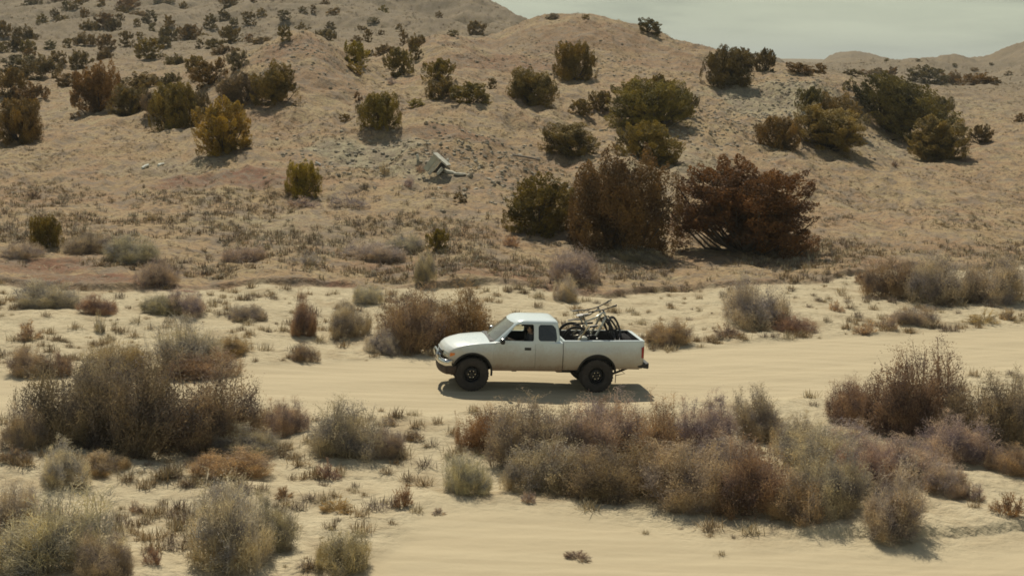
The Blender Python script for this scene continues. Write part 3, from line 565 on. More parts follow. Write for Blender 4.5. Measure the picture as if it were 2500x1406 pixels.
# ------------------------------------------------------------------ desert shrubs
SAG = (.54, .50, .41); BRO = (.33, .25, .18); TAW = (.46, .36, .23); MAU = (.45, .405, .35); GRB = (.42, .365, .29); DKB = (.25, .20, .15); STR = (.50, .37, .17); RUS = (.33, .215, .12)
B_ = 'big'; W_ = 'bare'; S_ = 'small'
SH = [
 (150, 1090, 240, 190, DKB, B_, 'dark brown shrub at the left end of the big thicket before the road'),
 (335, 1112, 310, 235, DKB, B_, 'tallest dark brown shrub in the middle of the left foreground thicket'),
 (505, 1095, 260, 200, BRO, B_, 'brown shrub at the right end of the big left foreground thicket'),
 (235, 990, 170, 120, GRB, B_, 'greyish crown showing behind the top of the left foreground thicket'),
 (440, 915, 220, 128, SAG, W_, 'pale grey sage shrub beyond the road behind the left thicket'),
 (270, 925, 170, 80, TAW, B_, 'tawny brush left of the pale sage shrub beyond the road'),
 (480, 925, 190, 60, BRO, B_, 'low dark brush at the foot of the pale sage shrub'),
 (60, 918, 100, 64, GRB, B_, 'grey brown shrub at the far edge of the road near the left edge'),
 (140, 918, 70, 52, BRO, B_, 'small brown shrub right of the grey brown one at the road edge'),
 (690, 1065, 130, 85, GRB, B_, 'low grey brown shrub between the big left thicket and the grey one'),
 (820, 1115, 210, 125, MAU, B_, 'wide grey shrub right of the left foreground thicket'),
 (930, 1118, 105, 65, GRB, B_, 'low shrub at the right foot of the wide grey one'),
 (800, 1172, 70, 48, BRO, S_, 'small brown shrub in front of the wide grey one'),
 (560, 1165, 200, 55, TAW, B_, 'flat straw brown brush in front of the big left thicket'),
 (250, 1150, 150, 40, TAW, B_, 'flat faded brush under the tall dark brown shrub'),
 (150, 1190, 170, 105, SAG, B_, 'grey sage shrub below the left end of the thicket'),
 (130, 1400, 300, 190, SAG, W_, 'large pale grey sage shrub in the bottom left corner'),
 (20, 1300, 130, 120, SAG, B_, 'sage shrub cut by the left edge above the corner one'),
 (240, 1420, 150, 110, GRB, B_, 'darker low shrub at the right foot of the corner sage'),
 (545, 1395, 255, 200, SAG, W_, 'pale sage shrub standing by itself near the bottom, left of centre'),
 (645, 1345, 150, 125, GRB, B_, 'darker grey shrub against the right side of the lone pale sage'),
 (835, 1395, 180, 85, (.42, .38, .25), W_, 'faint straw coloured grass bush at the bottom left of centre'),
 (820, 1250, 96, 38, STR, S_, 'golden grass tuft on the sand between the two bottom clearings'),
 (985, 1238, 62, 48, RUS, S_, 'small rusty shrub on the open sand left of the round sage'),
 (690, 1217, 54, 28, RUS, S_, 'tiny rusty shrub left of the golden grass tuft'),
 (330, 1252, 40, 30, BRO, S_, 'tiny dark shrub between the two big bottom sage shrubs'),
 (370, 1378, 50, 42, BRO, S_, 'small brown shrub at the left foot of the lone pale sage'),
 (30, 1130, 80, 40, BRO, S_, 'low brown tuft at the left edge in front of the thicket'),
 (950, 1040, 42, 30, GRB, S_, 'small grey shrub on bare sand below the front wheel'),
 (1010, 1078, 54, 22, BRO, S_, 'tiny brown tuft on the sand right of the wide grey shrub'),
 (1070, 1257, 36, 16, GRB, S_, 'tiny grey tuft on the open sand under the round sage'),
 (1410, 1368, 76, 22, DKB, S_, 'small dark tuft with shadow alone on the bottom sand'),
 (1290, 1228, 38, 26, GRB, S_, 'tiny grey tuft right below the round sage'),
 (1140, 1208, 140, 95, SAG, W_, 'round pale sage at the left foot of the long right thicket'),
 (1195, 1100, 150, 100, RUS, B_, 'reddish brown shrub at the left tip of the long right thicket'),
 (1300, 1140, 230, 155, GRB, B_, 'grey brown shrub second from the left tip of the long right thicket'),
 (1460, 1130, 220, 150, MAU, B_, 'mauve grey shrub just below the truck shadow'),
 (1472, 1068, 90, 95, DKB, B_, 'dark narrow shrub top poking up below the rear wheel'),
 (1590, 1130, 210, 145, TAW, B_, 'tawny shrub right of the dark narrow top in the long thicket'),
 (1735, 1110, 220, 130, MAU, B_, 'mauve grey shrub in the back row right of the tawny one'),
 (1865, 1080, 170, 125, GRB, B_, 'pointed grey shrub at the right end of the back row'),
 (1330, 1205, 230, 110, MAU, B_, 'mauve shrub at the left end of the front row of the long thicket'),
 (1500, 1225, 250, 130, BRO, B_, 'brown shrub in the front row under the mauve grey one'),
 (1690, 1245, 250, 150, GRB, B_, 'large grey brown shrub in the middle of the front row'),
 (1860, 1255, 230, 160, BRO, B_, 'brown shrub right of the middle of the front row'),
 (2040, 1265, 240, 160, MAU, B_, 'grey shrub near the right end of the front row'),
 (2190, 1300, 230, 150, MAU, W_, 'sprawling bare grey shrub at the lower right tip of the long thicket'),
 (2000, 1160, 200, 110, SAG, B_, 'pale grey shrub in the back row behind the right end of the front row'),
 (1400, 1185, 170, 85, GRB, B_, 'grey brown shrub filling the left half of the front row between mauve and brown ones'),
 (1600, 1195, 180, 95, TAW, B_, 'straw brown shrub in the heart of the long thicket'),
 (1790, 1180, 190, 110, MAU, B_, 'mauve shrub in the heart of the long thicket, right of the straw brown one'),
 (1950, 1120, 170, 100, GRB, B_, 'grey brown shrub closing the back row at its right end'),
 (1945, 1275, 190, 110, TAW, B_, 'low tawny brush at the front edge between the last brown and grey shrubs'),
 (2120, 1200, 190, 110, GRB, B_, 'grey brown shrub behind the sprawling bare one'),
 (2080, 1120, 160, 80, MAU, B_, 'low mauve shrub at the foot of the right foreground thicket'),
 (2310, 1210, 150, 70, MAU, B_, 'low mauve scrub to the right of the sprawling bare shrub'),
 (600, 1120, 160, 70, GRB, B_, 'low grey brown scrub closing the right foot of the left thicket'),
 (60, 1100, 120, 110, GRB, B_, 'grey brown shrub at the left edge beside the big thicket'),
 (2210, 1180, 230, 100, MAU, B_, 'low mauve brush between the long thicket and the right thicket'),
 (2090, 1040, 140, 105, BRO, B_, 'brown shrub at the left foot of the right foreground thicket'),
 (2245, 1065, 250, 205, DKB, B_, 'tall dark brown shrub of the right foreground thicket'),
 (2410, 1095, 220, 160, DKB, B_, 'brown shrub right of the tall dark one in the right thicket'),
 (2510, 1080, 160, 165, GRB, B_, 'grey brown shrub cut by the right edge in the foreground'),
 (2340, 1140, 200, 110, MAU, B_, 'mauve shrub in front of the right foreground thicket'),
 (2490, 1160, 130, 70, TAW, B_, 'low tawny brush at the right edge below the thicket'),
 (2385, 1225, 84, 40, GRB, S_, 'small grey shrub on the sand below the right thicket'),
 (2465, 1262, 84, 54, RUS, S_, 'small rusty shrub near the right edge at the lower sand'),
 (100, 752, 150, 58, MAU, B_, 'low mauve grey shrub on the white sand at far left'),
 (232, 768, 112, 48, BRO, B_, 'low brown shrub right of the mauve one on the white sand'),
 (65, 832, 74, 46, TAW, S_, 'small tawny shrub on the white sand above the road at far left'),
 (240, 812, 34, 52, GRB, S_, 'small upright grey shrub on the white sand'),
 (395, 768, 110, 40, GRB, B_, 'flat grey shrub left of a pair on the white sand'),
 (450, 772, 120, 58, MAU, B_, 'mauve shrub right of a pair on the white sand'),
 (600, 785, 110, 36, GRB, B_, 'flat faded shrub left of the upright brown bush'),
 (735, 818, 84, 104, BRO, B_, 'upright brown bush standing left of the truck beyond the road'),
 (742, 884, 92, 46, BRO, B_, 'low dark brown shrub at the road edge below the upright brown bush'),
 (560, 870, 110, 44, TAW, B_, 'tawny brush at the road edge right of the pale sage'),
 (895, 742, 86, 44, SAG, B_, 'grey shrub just under the red bank left of the truck'),
 (850, 820, 130, 80, GRB, B_, 'grey brown shrub left of the big brown one behind the hood'),
 (1010, 858, 190, 150, BRO, B_, 'big brown shrub behind the front of the truck'),
 (1125, 855, 170, 145, RUS, B_, 'big rusty brown shrub behind the truck hood and windshield'),
 (930, 866, 120, 60, MAU, B_, 'low greyish shrub left in front of the big brown one by the truck'),
 (1385, 738, 64, 60, SAG, B_, 'pale sage shrub on the sand above the truck roof'),
 (1400, 690, 160, 70, MAU, B_, 'wide mauve grey shrub on the bank above the truck roof'),
 (1040, 692, 52, 74, GRB, B_, 'upright purplish shrub on the red bank'),
 (1640, 842, 110, 56, TAW, B_, 'tawny shrub at the road edge right of the tailgate'),
 (1850, 795, 210, 118, MAU, B_, 'large grey shrub beyond the road to the right of the truck'),
 (1945, 815, 130, 44, BRO, B_, 'low brown shrub at the right foot of the large grey one'),
 (1780, 826, 84, 36, BRO, B_, 'small brown shrub at the left foot of the large grey one'),
 (2180, 732, 140, 92, BRO, B_, 'brown shrub at the left end of the long hedge of scrub at right'),
 (2300, 742, 190, 115, MAU, B_, 'mauve brown shrub in the middle of the hedge of scrub at right'),
 (2440, 738, 170, 105, MAU, B_, 'mauve shrub at the right end of the hedge of scrub, by the right edge'),
 (2105, 692, 34, 28, BRO, S_, 'tiny brown shrub just left of the hedge of scrub'),
 (2045, 762, 46, 28, TAW, S_, 'small tawny shrub on the sand left below the hedge'),
 (2115, 816, 66, 32, TAW, S_, 'small tawny shrub at the far road edge, leftmost of three'),
 (2175, 806, 70, 34, GRB, S_, 'small grey brown shrub at the far road edge, middle of three'),
 (2240, 795, 110, 42, GRB, B_, 'low grey shrub at the far road edge, rightmost of three'),
 (2400, 790, 84, 34, TAW, S_, 'small tawny shrub beyond the road below the hedge'),
 (2465, 782, 64, 28, TAW, S_, 'small faded shrub near the right edge beyond the road'),
 (738, 506, 84, 26, MAU, B_, 'low grey brush at the foot of the lone golden green juniper'),
 (850, 508, 96, 34, MAU, B_, 'low mauve brush right of the lone golden green juniper'),
 (905, 638, 150, 36, MAU, B_, 'flat bluish grey brush on the lower slope left of the short juniper'),
 (985, 622, 96, 44, MAU, B_, 'bluish grey brush between the flat one and the short juniper'),
 (310, 640, 130, 60, MAU, B_, 'mauve brush above the red bank right of the far left juniper'),
 (200, 618, 120, 50, GRB, B_, 'grey brush hugging the right side of the far left juniper'),
 (55, 632, 110, 40, MAU, B_, 'grey brush left of the far left juniper'),
 (375, 694, 120, 62, MAU, B_, 'mauve shrub on the red bank at left'),
 (590, 640, 120, 34, GRB, B_, 'flat grey brush above the bank left of centre'),
 (745, 650, 90, 36, MAU, B_, 'low mauve brush above the bank left of centre'),
 (1560, 640, 150, 30, GRB, B_, 'low grey brush in front of the tall rusty juniper'),
 (1247, 602, 40, 26, TAW, S_, 'small yellowish shrub left below the olive green juniper'),
 (940, 425, 30, 30, TAW, S_, 'tiny tawny shrub left of the broken concrete'),
 (1030, 418, 40, 18, TAW, S_, 'tawny tuft at the left foot of the broken concrete'),
 (995, 455, 26, 24, MAU, S_, 'tiny grey shrub below the broken concrete'),
 (958, 212, 26, 20, MAU, S_, 'tiny grey shrub on the saddle between the mounds'),
 (368, 540, 26, 22, TAW, S_, 'tiny green brown shrub in the middle of the left lower slope'),
 (80, 488, 34, 22, DKB, S_, 'small dark shrub on the left slope'),
 (888, 462, 24, 16, DKB, S_, 'tiny blackish shrub right above the mauve brush'),
 (2185, 408, 26, 16, DKB, S_, 'tiny dark shrub on the plain below the right hand clump'),
]
ps = cast([s[0] for s in SH], [s[1] for s in SH])
for i, ((px, py, wp, hp, cl, kd, lab), c) in enumerate(zip(SH, ps)):
    c = np.array(c); dm = wp * c[1] / FPX
    c[1] += min(dm * .25, 1.0); c[2] = height(c[0], c[1])
    me = (SHR[i % 6] if kd == B_ else SHW[i % 2] if kd == W_ else SHM[i % 3])
    if wp * hp < 3500 and kd == B_: me = SHM[i % 3]
    o = place_plant(me, 'desert_shrub', c, wp * 1.06, hp * 1.04, hvar(cl, .06), depth=max(dm * .7, .25))
    tag(o, lab, 'shrub', 'desert shrubs')

# ------------------------------------------------------------------ small plants and dry grass nobody could count
def scatter(name, n, seed, kinds, ymin, ymax, accept, size, amin=-.37, amax=.37, blades=9, wid=.085):
    rng = np.random.default_rng(seed)
    a = rng.uniform(amin, amax, n); Y = np.exp(rng.uniform(math.log(ymin), math.log(ymax), n)); X = a * Y
    hill, rd = masks(X, Y); pr = accept(X, Y, hill, rd, rng); k = rng.random(n) < pr; X, Y = X[k], Y[k]; n = len(X)
    Z = height(X, Y); s = size(X, Y, rng)[:, None]
    th = rng.uniform(0, 2 * math.pi, (n, blades)); el = rng.uniform(.1, 1.5, (n, blades))
    d = np.stack([np.cos(th) * np.cos(el), np.sin(th) * np.cos(el), np.sin(el)], -1); e = np.stack([-np.sin(th), np.cos(th), np.zeros_like(th)], -1)
    ln = s[..., None] * rng.uniform(.5, 1.0, (n, blades, 1)) * np.array([1.15, 1.15, .8]); o_ = rng.normal(0, .26, (n, blades, 3)) * s[..., None] * [1, 1, .25]
    base = np.stack([X, Y, Z - .01], -1)[:, None] + o_; w_ = s[..., None] * wid
    V = np.stack([base - e * w_, base + e * w_, base + d * ln * .65 + e * w_ * 1.2, base + d * ln - e * w_ * .2, ], 2).reshape(-1, 3)
    F = np.arange(len(V)).reshape(-1, 4)
    mi = np.repeat(rng.integers(0, len(kinds), n), blades)
    me = np_mesh(name, V, F, kinds, mi); o = bpy.data.objects.new(name, me); col.objects.link(o); return o
def tuft_mat(name, c):
    m, t, b = newmat(name); g = N(t, 'ShaderNodeNewGeometry')
    cc = mixn(t, g.outputs['Random Per Island'], tuple(v * .7 for v in c), tuple(v * 1.3 for v in c)); t.links.new(cc, b.inputs['Base Color']); b.inputs['Roughness'].default_value = .9; b.inputs['Specular IOR Level'].default_value = .1
    return m
T = [tuft_mat('dry_tuft', c) for c in [(.36, .265, .15), (.28, .21, .13), (.42, .34, .21), (.26, .205, .155), (.33, .29, .205), (.2, .13, .08)]]
o = scatter('dry_grass', 85000, 1, [T[0], T[1], T[2], T[4], T[3]], 54, 400,
            lambda X, Y, h, r, g: np.clip(h * (.45 + 2.6 * perlin(X / 5, Y / 5, 7) + 1.2 * perlin(X / 1.6, Y / 1.6, 9)), .06, 1) * h,
            lambda X, Y, g: g.uniform(.06, .22, len(X)) * (1 + .7 * (1 - sstep(62, 85, Y))) * (1 + sstep(120, 320, Y) * 1.6), blades=22, wid=.034)
tag(o, 'dry grass tufts and dead weeds covering the hillsides', 'grass', kind='stuff')
o = scatter('low_scrub', 7500, 2, [T[0], T[1], T[0], T[3], T[2]], 24, 66,
            lambda X, Y, h, r, g: np.clip((1 - h) * (1 - r) * (.22 + 2.6 * np.maximum(perlin(X / 3.5, Y / 2.5, 8), 0)), 0, 1) * np.where((Y < yl(RD0, X)), np.where(Y < 32, .12, .3) + .55 * (X < -1) * (X > -12), 1),
            lambda X, Y, g: g.uniform(.10, .42, len(X)) ** 1.1, blades=80, wid=.018)
tag(o, 'low dead scrub and weeds scattered over the pale sand', 'scrub', kind='stuff')

def rocks(name, n, seed, centres, smin, smax):
    rng = np.random.default_rng(seed); C = cast([c[0] for c in centres], [c[1] for c in centres]); k = rng.integers(0, len(C), n)
    rad = np.array([c[2] for c in centres]); X = C[k, 0] + rng.normal(0, 1, n) * rad[k]; Y = C[k, 1] + rng.normal(0, 1, n) * rad[k]; Z = height(X, Y)
    s = rng.uniform(smin, smax, n) ** 1.0; oc = np.array([[math.cos(t) * r, math.sin(t) * r, z] for r, z in ((1, -.1), (.75, .45)) for t in np.linspace(0, 2 * math.pi, 6, endpoint=False)], float)
    V = oc[None] * s[:, None, None] * rng.uniform(.65, 1.15, (n, 12, 1)); th = rng.uniform(0, 6.28, n); c_, s_ = np.cos(th)[:, None], np.sin(th)[:, None]
    V = np.stack([V[..., 0] * c_ - V[..., 1] * s_, V[..., 0] * s_ + V[..., 1] * c_, V[..., 2]], -1) + np.stack([X, Y, Z], -1)[:, None]
    f = np.array([q for i in range(6) for q in ([i, (i + 1) % 6, 6 + i], [(i + 1) % 6, 6 + (i + 1) % 6, 6 + i])] + [[6, 7, 8], [6, 8, 9], [6, 9, 10], [6, 10, 11]])
    F = (np.arange(n)[:, None, None] * 12 + f[None]).reshape(-1, 3)
    me = np_mesh(name, V.reshape(-1, 3), F, [simple('stone', (.34, .29, .21), .9, var=.3, vscale=1.5)]); o = bpy.data.objects.new(name, me); col.objects.link(o); return o
o = rocks('gravel', 2600, 4, [(1900, 230, 3.0), (1980, 280, 3.5), (1800, 280, 3.2), (2050, 250, 3.2), (1880, 310, 3), (1700, 330, 3), (1300, 470, 3), (900, 400, 3), (1400, 150, 5), (700, 150, 4), (1150, 380, 3)], .04, .17)
tag(o, 'loose stones on the gravelly slopes of the mounds', 'gravel', kind='stuff')
# ------------------------------------------------------------------ pickup truck
def paint_mat():
    m, t, b = newmat('dusty_white_paint')
    tc = N(t, 'ShaderNodeTexCoord'); V = tc.outputs['Object']; sp = N(t, 'ShaderNodeSeparateXYZ'); t.links.new(V, sp.inputs[0])
    n = noise(t, V, 3.0, 6, .65); n2 = noise(t, V, 22, 4, .7)
    h = math_(t, 'ADD', sp.outputs[2], math_(t, 'MULTIPLY', math_(t, 'SUBTRACT', n, .5), .30))
    h = math_(t, 'ADD', h, math_(t, 'MULTIPLY', math_(t, 'SUBTRACT', n2, .5), .22))
    h = math_(t, 'MULTIPLY', h, .6)
    d = rmp(t, h, (.27, .95), (.45, .80), (.61, .38), (.72, .03))
    c = mixn(t, d, (.76, .84, .84), (.38, .285, .18))
    mud = rmp(t, h, (.28, .8), (.40, 0.))
    c = mixn(t, mud, c, (.20, .105, .06))
    t.links.new(c, b.inputs['Base Color']); t.links.new(rmp(t, d, (0., .22), (.6, .62)), b.inputs['Roughness'])
    b.inputs['Coat Weight'].default_value = .25; b.inputs['Coat Roughness'].default_value = .15
    return m
PAINT = paint_mat()
BLK = simple('black_plastic', (.022, .021, .021), .55, var=.3, vscale=9); DARK = simple('dark_interior', (.02, .019, .02), .8)
LINER = simple('bed_liner', (.055, .05, .046), .85, var=.25, vscale=8); RUB = simple('dusty_rubber', (.042, .036, .032), .88, var=.3, vscale=14)
CHR = simple('dull_chrome', (.62, .62, .60), .22, 1.0); STEEL = simple('black_steel', (.020, .020, .022), .38, .3, var=.3); AXLE = simple('dirty_underbody', (.045, .035, .028), .85, var=.4, vscale=7)
AMB = simple('amber_lens', (.75, .22, .03), .2, coat=.5); REDL = simple('red_lens', (.32, .02, .02), .2, coat=.5); LAMP = simple('lamp_lens', (.52, .47, .35), .12, coat=1, spec=.8)
def glass_mat(name, tint, op, tr=(.75, .8, .75)):
    m, t, b = newmat(name); b.inputs['Base Color'].default_value = (*tint, 1); b.inputs['Roughness'].default_value = .04; b.inputs['Specular IOR Level'].default_value = .9
    tr_ = N(t, 'ShaderNodeBsdfTransparent'); tr_.inputs[0].default_value = (*tr, 1); ms = N(t, 'ShaderNodeMixShader'); ms.inputs[0].default_value = op
    t.links.new(tr_.outputs[0], ms.inputs[1]); t.links.new(b.outputs[0], ms.inputs[2]); t.links.new(ms.outputs[0], t.nodes['Material Output'].inputs[0]); return m
WSG = glass_mat('sky_tint_windshield', (.22, .22, .18), .80); TNT = glass_mat('tinted_glass', (.012, .014, .02), .92, (.2, .2, .25)); CLG = glass_mat('clear_glass', (.1, .1, .1), .16)  # windshield's opaque grey-green colour stands in for the reflected sky

TX, TY = 2.017, 38.755; TYAW = R(9.8)
tz = float(height(np.array([TX]), np.array([TY]))[0])
_c, _s = math.cos(math.pi + TYAW), math.sin(math.pi + TYAW)
def grd(x, y):
    wx, wy = TX + _c * x - _s * y, TY + _s * x + _c * y; return float(height(np.array([wx]), np.array([wy]))[0])
gz = [grd(x, y) for x in (0, 3.1) for y in (-.75, .75)]; TZ = sum(gz) / 4 - .012
TM = Matrix.Translation((TX, TY, TZ)) @ Matrix.Rotation(math.pi + TYAW, 4, 'Z') @ Matrix.Rotation(math.atan2((gz[0] + gz[1] - gz[2] - gz[3]) / 2, 3.1), 4, 'Y')
truck = bpy.data.objects.new('pickup_truck', None); col.objects.link(truck); truck.matrix_world = TM
tag(truck, 'dusty white extended cab pickup truck driving on the dirt road', 'pickup truck')

def part(name, V, F, mats, parent=truck, smooth=False, midx=None): return mesh_obj(name, V, F, mats if isinstance(mats, (list, tuple)) else [mats], parent, midx, smooth)
def box(x0, x1, y0, y1, z0, z1):
    V = [(x, y, z) for x in (x0, x1) for y in (y0, y1) for z in (z0, z1)]
    return V, [(0, 1, 3, 2), (4, 6, 7, 5), (0, 4, 5, 1), (2, 3, 7, 6), (0, 2, 6, 4), (1, 5, 7, 3)]
def merge(*gs):
    V, F = [], []
    for v, f in gs:
        o = len(V); V += [tuple(map(float, p)) for p in v]; F += [tuple(int(i) + o for i in q) for q in f]
    return V, F
def cyl(p0, p1, r0, r1=None, n=20, cap=True):
    p0, p1 = np.array(p0, float), np.array(p1, float); r1 = r0 if r1 is None else r1
    v, f = tube([p0, p1], [r0, r1], n); v = v.tolist(); f = [tuple(q) for q in f]
    if cap: f += [tuple(range(n))[::-1], tuple(range(n, 2 * n))]
    return v, f
def pipe(path, r, n=6):
    rr = r if hasattr(r, '__len__') else [r] * len(path)
    v, f = tube(path, rr, n); m = len(path); f = [tuple(q) for q in f] + [tuple(range(n))[::-1], tuple(range((m - 1) * n, m * n))]
    return v.tolist(), f
def prism_y(poly, y0, y1):
    """polygon in (x, z) pushed from y0 to y1"""
    n = len(poly); V = [(x, y0, z) for x, z in poly] + [(x, y1, z) for x, z in poly]
    return V, [tuple(range(n)), tuple(range(n, 2 * n))[::-1]] + [(i, i + n, (i + 1) % n + n, (i + 1) % n) for i in range(n)]
def prism_x(poly, x0, x1):
    n = len(poly); V = [(x0, y, z) for y, z in poly] + [(x1, y, z) for y, z in poly]
    return V, [tuple(range(n)), tuple(range(n, 2 * n))[::-1]] + [(i, i + n, (i + 1) % n + n, (i + 1) % n) for i in range(n)]
def rpoly(pts, r=.05, k=5):
    """round the corners of a polygon"""
    out = []; n = len(pts)
    for i in range(n):
        a, b, c = np.array(pts[i - 1], float), np.array(pts[i], float), np.array(pts[(i + 1) % n], float)
        rr = min(r, np.linalg.norm(a - b) * .45, np.linalg.norm(c - b) * .45); p, q = b + unit(a - b) * rr, b + unit(c - b) * rr
        for j in range(k + 1):
            t = j / k; out.append(tuple(p * (1 - t) ** 2 + 2 * b * t * (1 - t) + q * t * t))
    return out
def fix(me):
    bm = bmesh.new(); bm.from_mesh(me); bmesh.ops.remove_doubles(bm, verts=bm.verts, dist=1e-5); bmesh.ops.recalc_face_normals(bm, faces=bm.faces); bm.to_mesh(me); bm.free()
def boolean(V, F, cuts, op='DIFFERENCE', mats=None, name='tmp'):
    o = mesh_obj(name, V, F, mats or [PAINT]); fix(o.data); extra = []
    for item in cuts:
        (cv, cf), o_p = (item[0], item[1]) if isinstance(item[1], str) else (item, op)
        c = mesh_obj('cutter', cv, cf); fix(c.data); extra.append(c)
        md = o.modifiers.new('b', 'BOOLEAN'); md.operation = o_p; md.solver = 'EXACT'; md.object = c
    bpy.context.view_layer.update()
    me = bpy.data.meshes.new_from_object(o.evaluated_get(bpy.context.evaluated_depsgraph_get()))
    for e in extra + [o]:
        d = e.data; bpy.data.objects.remove(e); bpy.data.meshes.remove(d)
    return me
def sm_angle(me, deg=32):
    bm = bmesh.new(); bm.from_mesh(me)
    for f in bm.faces: f.smooth = True
    for e in bm.edges:
        if len(e.link_faces) == 2 and e.calc_face_angle(0) > R(deg): e.smooth = False
    bm.to_mesh(me); bm.free()
def add(name, me, parent=truck):
    me.name = name; o = bpy.data.objects.new(name, me); col.objects.link(o); o.parent = parent; return o
def ip(x, tab): return float(np.interp(x, [a for a, b in tab], [b for a, b in tab]))
SHZ = [(.88, 1.215), (2.45, 1.215), (2.62, 1.185), (2.9, 1.165), (3.3, 1.125), (3.55, 1.07), (3.67, 1.025), (3.75, .97), (3.79, .92)]     # shoulder height
HDZ = [(.88, 1.215), (2.45, 1.22), (2.62, 1.225), (2.9, 1.215), (3.3, 1.175), (3.55, 1.12), (3.69, 1.07), (3.77, 1.00), (3.80, .93)]          # hood centre height
WD = [(.88, .80), (3.0, .80), (3.35, .79), (3.6, .765), (3.74, .73), (3.80, .70)]
def side_y(x, z, tab=WD):
    y = ip(x, tab); y -= .10 * max(0, z - .95) ** 1.5 / .14 * .35; y -= .05 * max(0, .66 - z) / .16
    y += .028 * math.exp(-((x - 3.1) / .5) ** 2) * math.exp(-((z - .93) / .11) ** 2)
    y += .006 * (math.tanh((1.02 - z) * 60) + 1) / 2
    return y
def body_section(x):
    zt, zc, zl = ip(x, SHZ), ip(x, HDZ), ip(x, [(.88, .50), (2.6, .50), (3.5, .60), (3.7, .66), (3.80, .68)]); P_ = []
    for k in range(17):
        z = zl + (zt - .035 - zl) * k / 16; P_.append((side_y(x, z), z))
    ys = side_y(x, zt) - .03
    for k in range(1, 4):
        t = k / 4 * math.pi / 2; P_.append((ys + (P_[16][0] - ys) * math.cos(t), zt - .035 + .035 * math.sin(t)))
    for k in range(9):
        u = 1 - k / 8; P_.append((ys * u, zc - (zc - zt) * u ** 2.6))
    return P_
def loft(xs, sec, bow=0):
    V, F = [], []; rings = []
    for x in xs:
        P_ = sec(x); ring = P_ + [(-y, z) for y, z in P_[::-1][1:]]; rings.append(len(V))
        for y, z in ring: V.append((x - bow * (abs(y) / .8) ** 2.6 * float(sstep(2.9, 3.9, x)), y, z))
    n = len(ring)
    for a, b in zip(rings, rings[1:]): F += [(a + i, a + (i + 1) % n, b + (i + 1) % n, b + i) for i in range(n)]
    F += [tuple(range(n)), tuple(range(rings[-1], rings[-1] + n))[::-1]]
    return V, F
def arch(xc, zc, r, n=40):
    return [(xc + r * math.cos(t), zc + r * math.sin(t)) for t in np.linspace(0, 2 * math.pi, n, endpoint=False)]
bx = sorted(set([round(v, 3) for v in np.concatenate([np.linspace(.88, 2.5, 12), np.linspace(2.5, 3.6, 20), np.linspace(3.6, 3.80, 12)])]))
BV, BF = loft(bx, body_section, .17)
A1 = prism_y(arch(3.1, .44, .495), .42, 1.2); A1b = prism_y(arch(3.1, .44, .495), -1.2, -.42)
CAVITY = box(1.0, 2.42, -.69, .69, .64, 1.4)
DOOR = rpoly([(1.56, .575), (2.56, .575), (2.60, .95), (2.52, 1.3), (1.56, 1.3)], .04)
me = boolean(BV, BF, [A1, A1b, CAVITY, prism_y(DOOR, .60, 1.0), prism_y(DOOR, -1.0, -.60), box(.6, 2.42, -1, 1, 1.213, 1.4)], mats=[PAINT, BLK])
for p in me.polygons:
    c = p.center
    if (math.hypot(c.x - 3.1, c.z - .44) < .497 and abs(c.y) < .99 and abs(p.normal.y) < .5 and c.z < .95 and c.x < 3.62) or (abs(c.y) < .70 and c.z < 1.205 and c.x < 2.45) or (abs(abs(c.y) - .42) < .01 and c.z < .97): p.material_index = 1
sm_angle(me); add('body', me)
shrink = lambda poly, d: [tuple(np.array(q) * (1 - d) + np.mean(poly, 0) * d) for q in poly]
for sgn in (1, -1):
    D2 = shrink(DOOR, .010)
    me = boolean(BV, BF, [(prism_y([(x, z) for x, z in D2], .70 * sgn, 1.0 * sgn), 'INTERSECT'), box(.6, 2.7, -1, 1, 1.212, 1.4)], mats=[PAINT, DARK])
    for p in me.polygons:
        if abs(p.center.y) < .703: p.material_index = 1
    sm_angle(me); door = add('door', me)
    dh = part('door_handle', *merge(box(1.68, 1.82, .79 * sgn, .812 * sgn, 1.035, 1.065), box(1.67, 1.83, .788 * sgn, .80 * sgn, 1.02, 1.085)), BLK, door)
    part('door_moulding', *merge(prism_y(rpoly([(1.58, .80), (2.56, .80), (2.56, .815), (1.58, .815)], .01), .800 * sgn, .812 * sgn)), PAINT, door)
    # mirror
    mc = np.array([2.40, .90 * sgn, 1.255]); mv, mf = [], []
    bmm = bmesh.new(); bmesh.ops.create_uvsphere(bmm, u_segments=16, v_segments=10, radius=1)
    for v in bmm.verts:
        q = v.co; q = Vector((math.copysign(abs(q.x) ** .6, q.x) * .055, math.copysign(abs(q.y) ** .7, q.y) * .115, math.copysign(abs(q.z) ** .7, q.z) * .075)); v.co = q + Vector(mc)
    mme = bpy.data.meshes.new('mirror'); bmm.to_mesh(mme); bmm.free(); mme.materials.append(BLK); mme.materials.append(CHR)
    for p in mme.polygons:
        p.use_smooth = True
        if p.center.z > mc[2] + .045: p.material_index = 1
    mo = add('mirror', mme); part('mirror_arm', *pipe([(2.44, .74 * sgn, 1.235), (2.42, .82 * sgn, 1.24)], .02), BLK, mo)

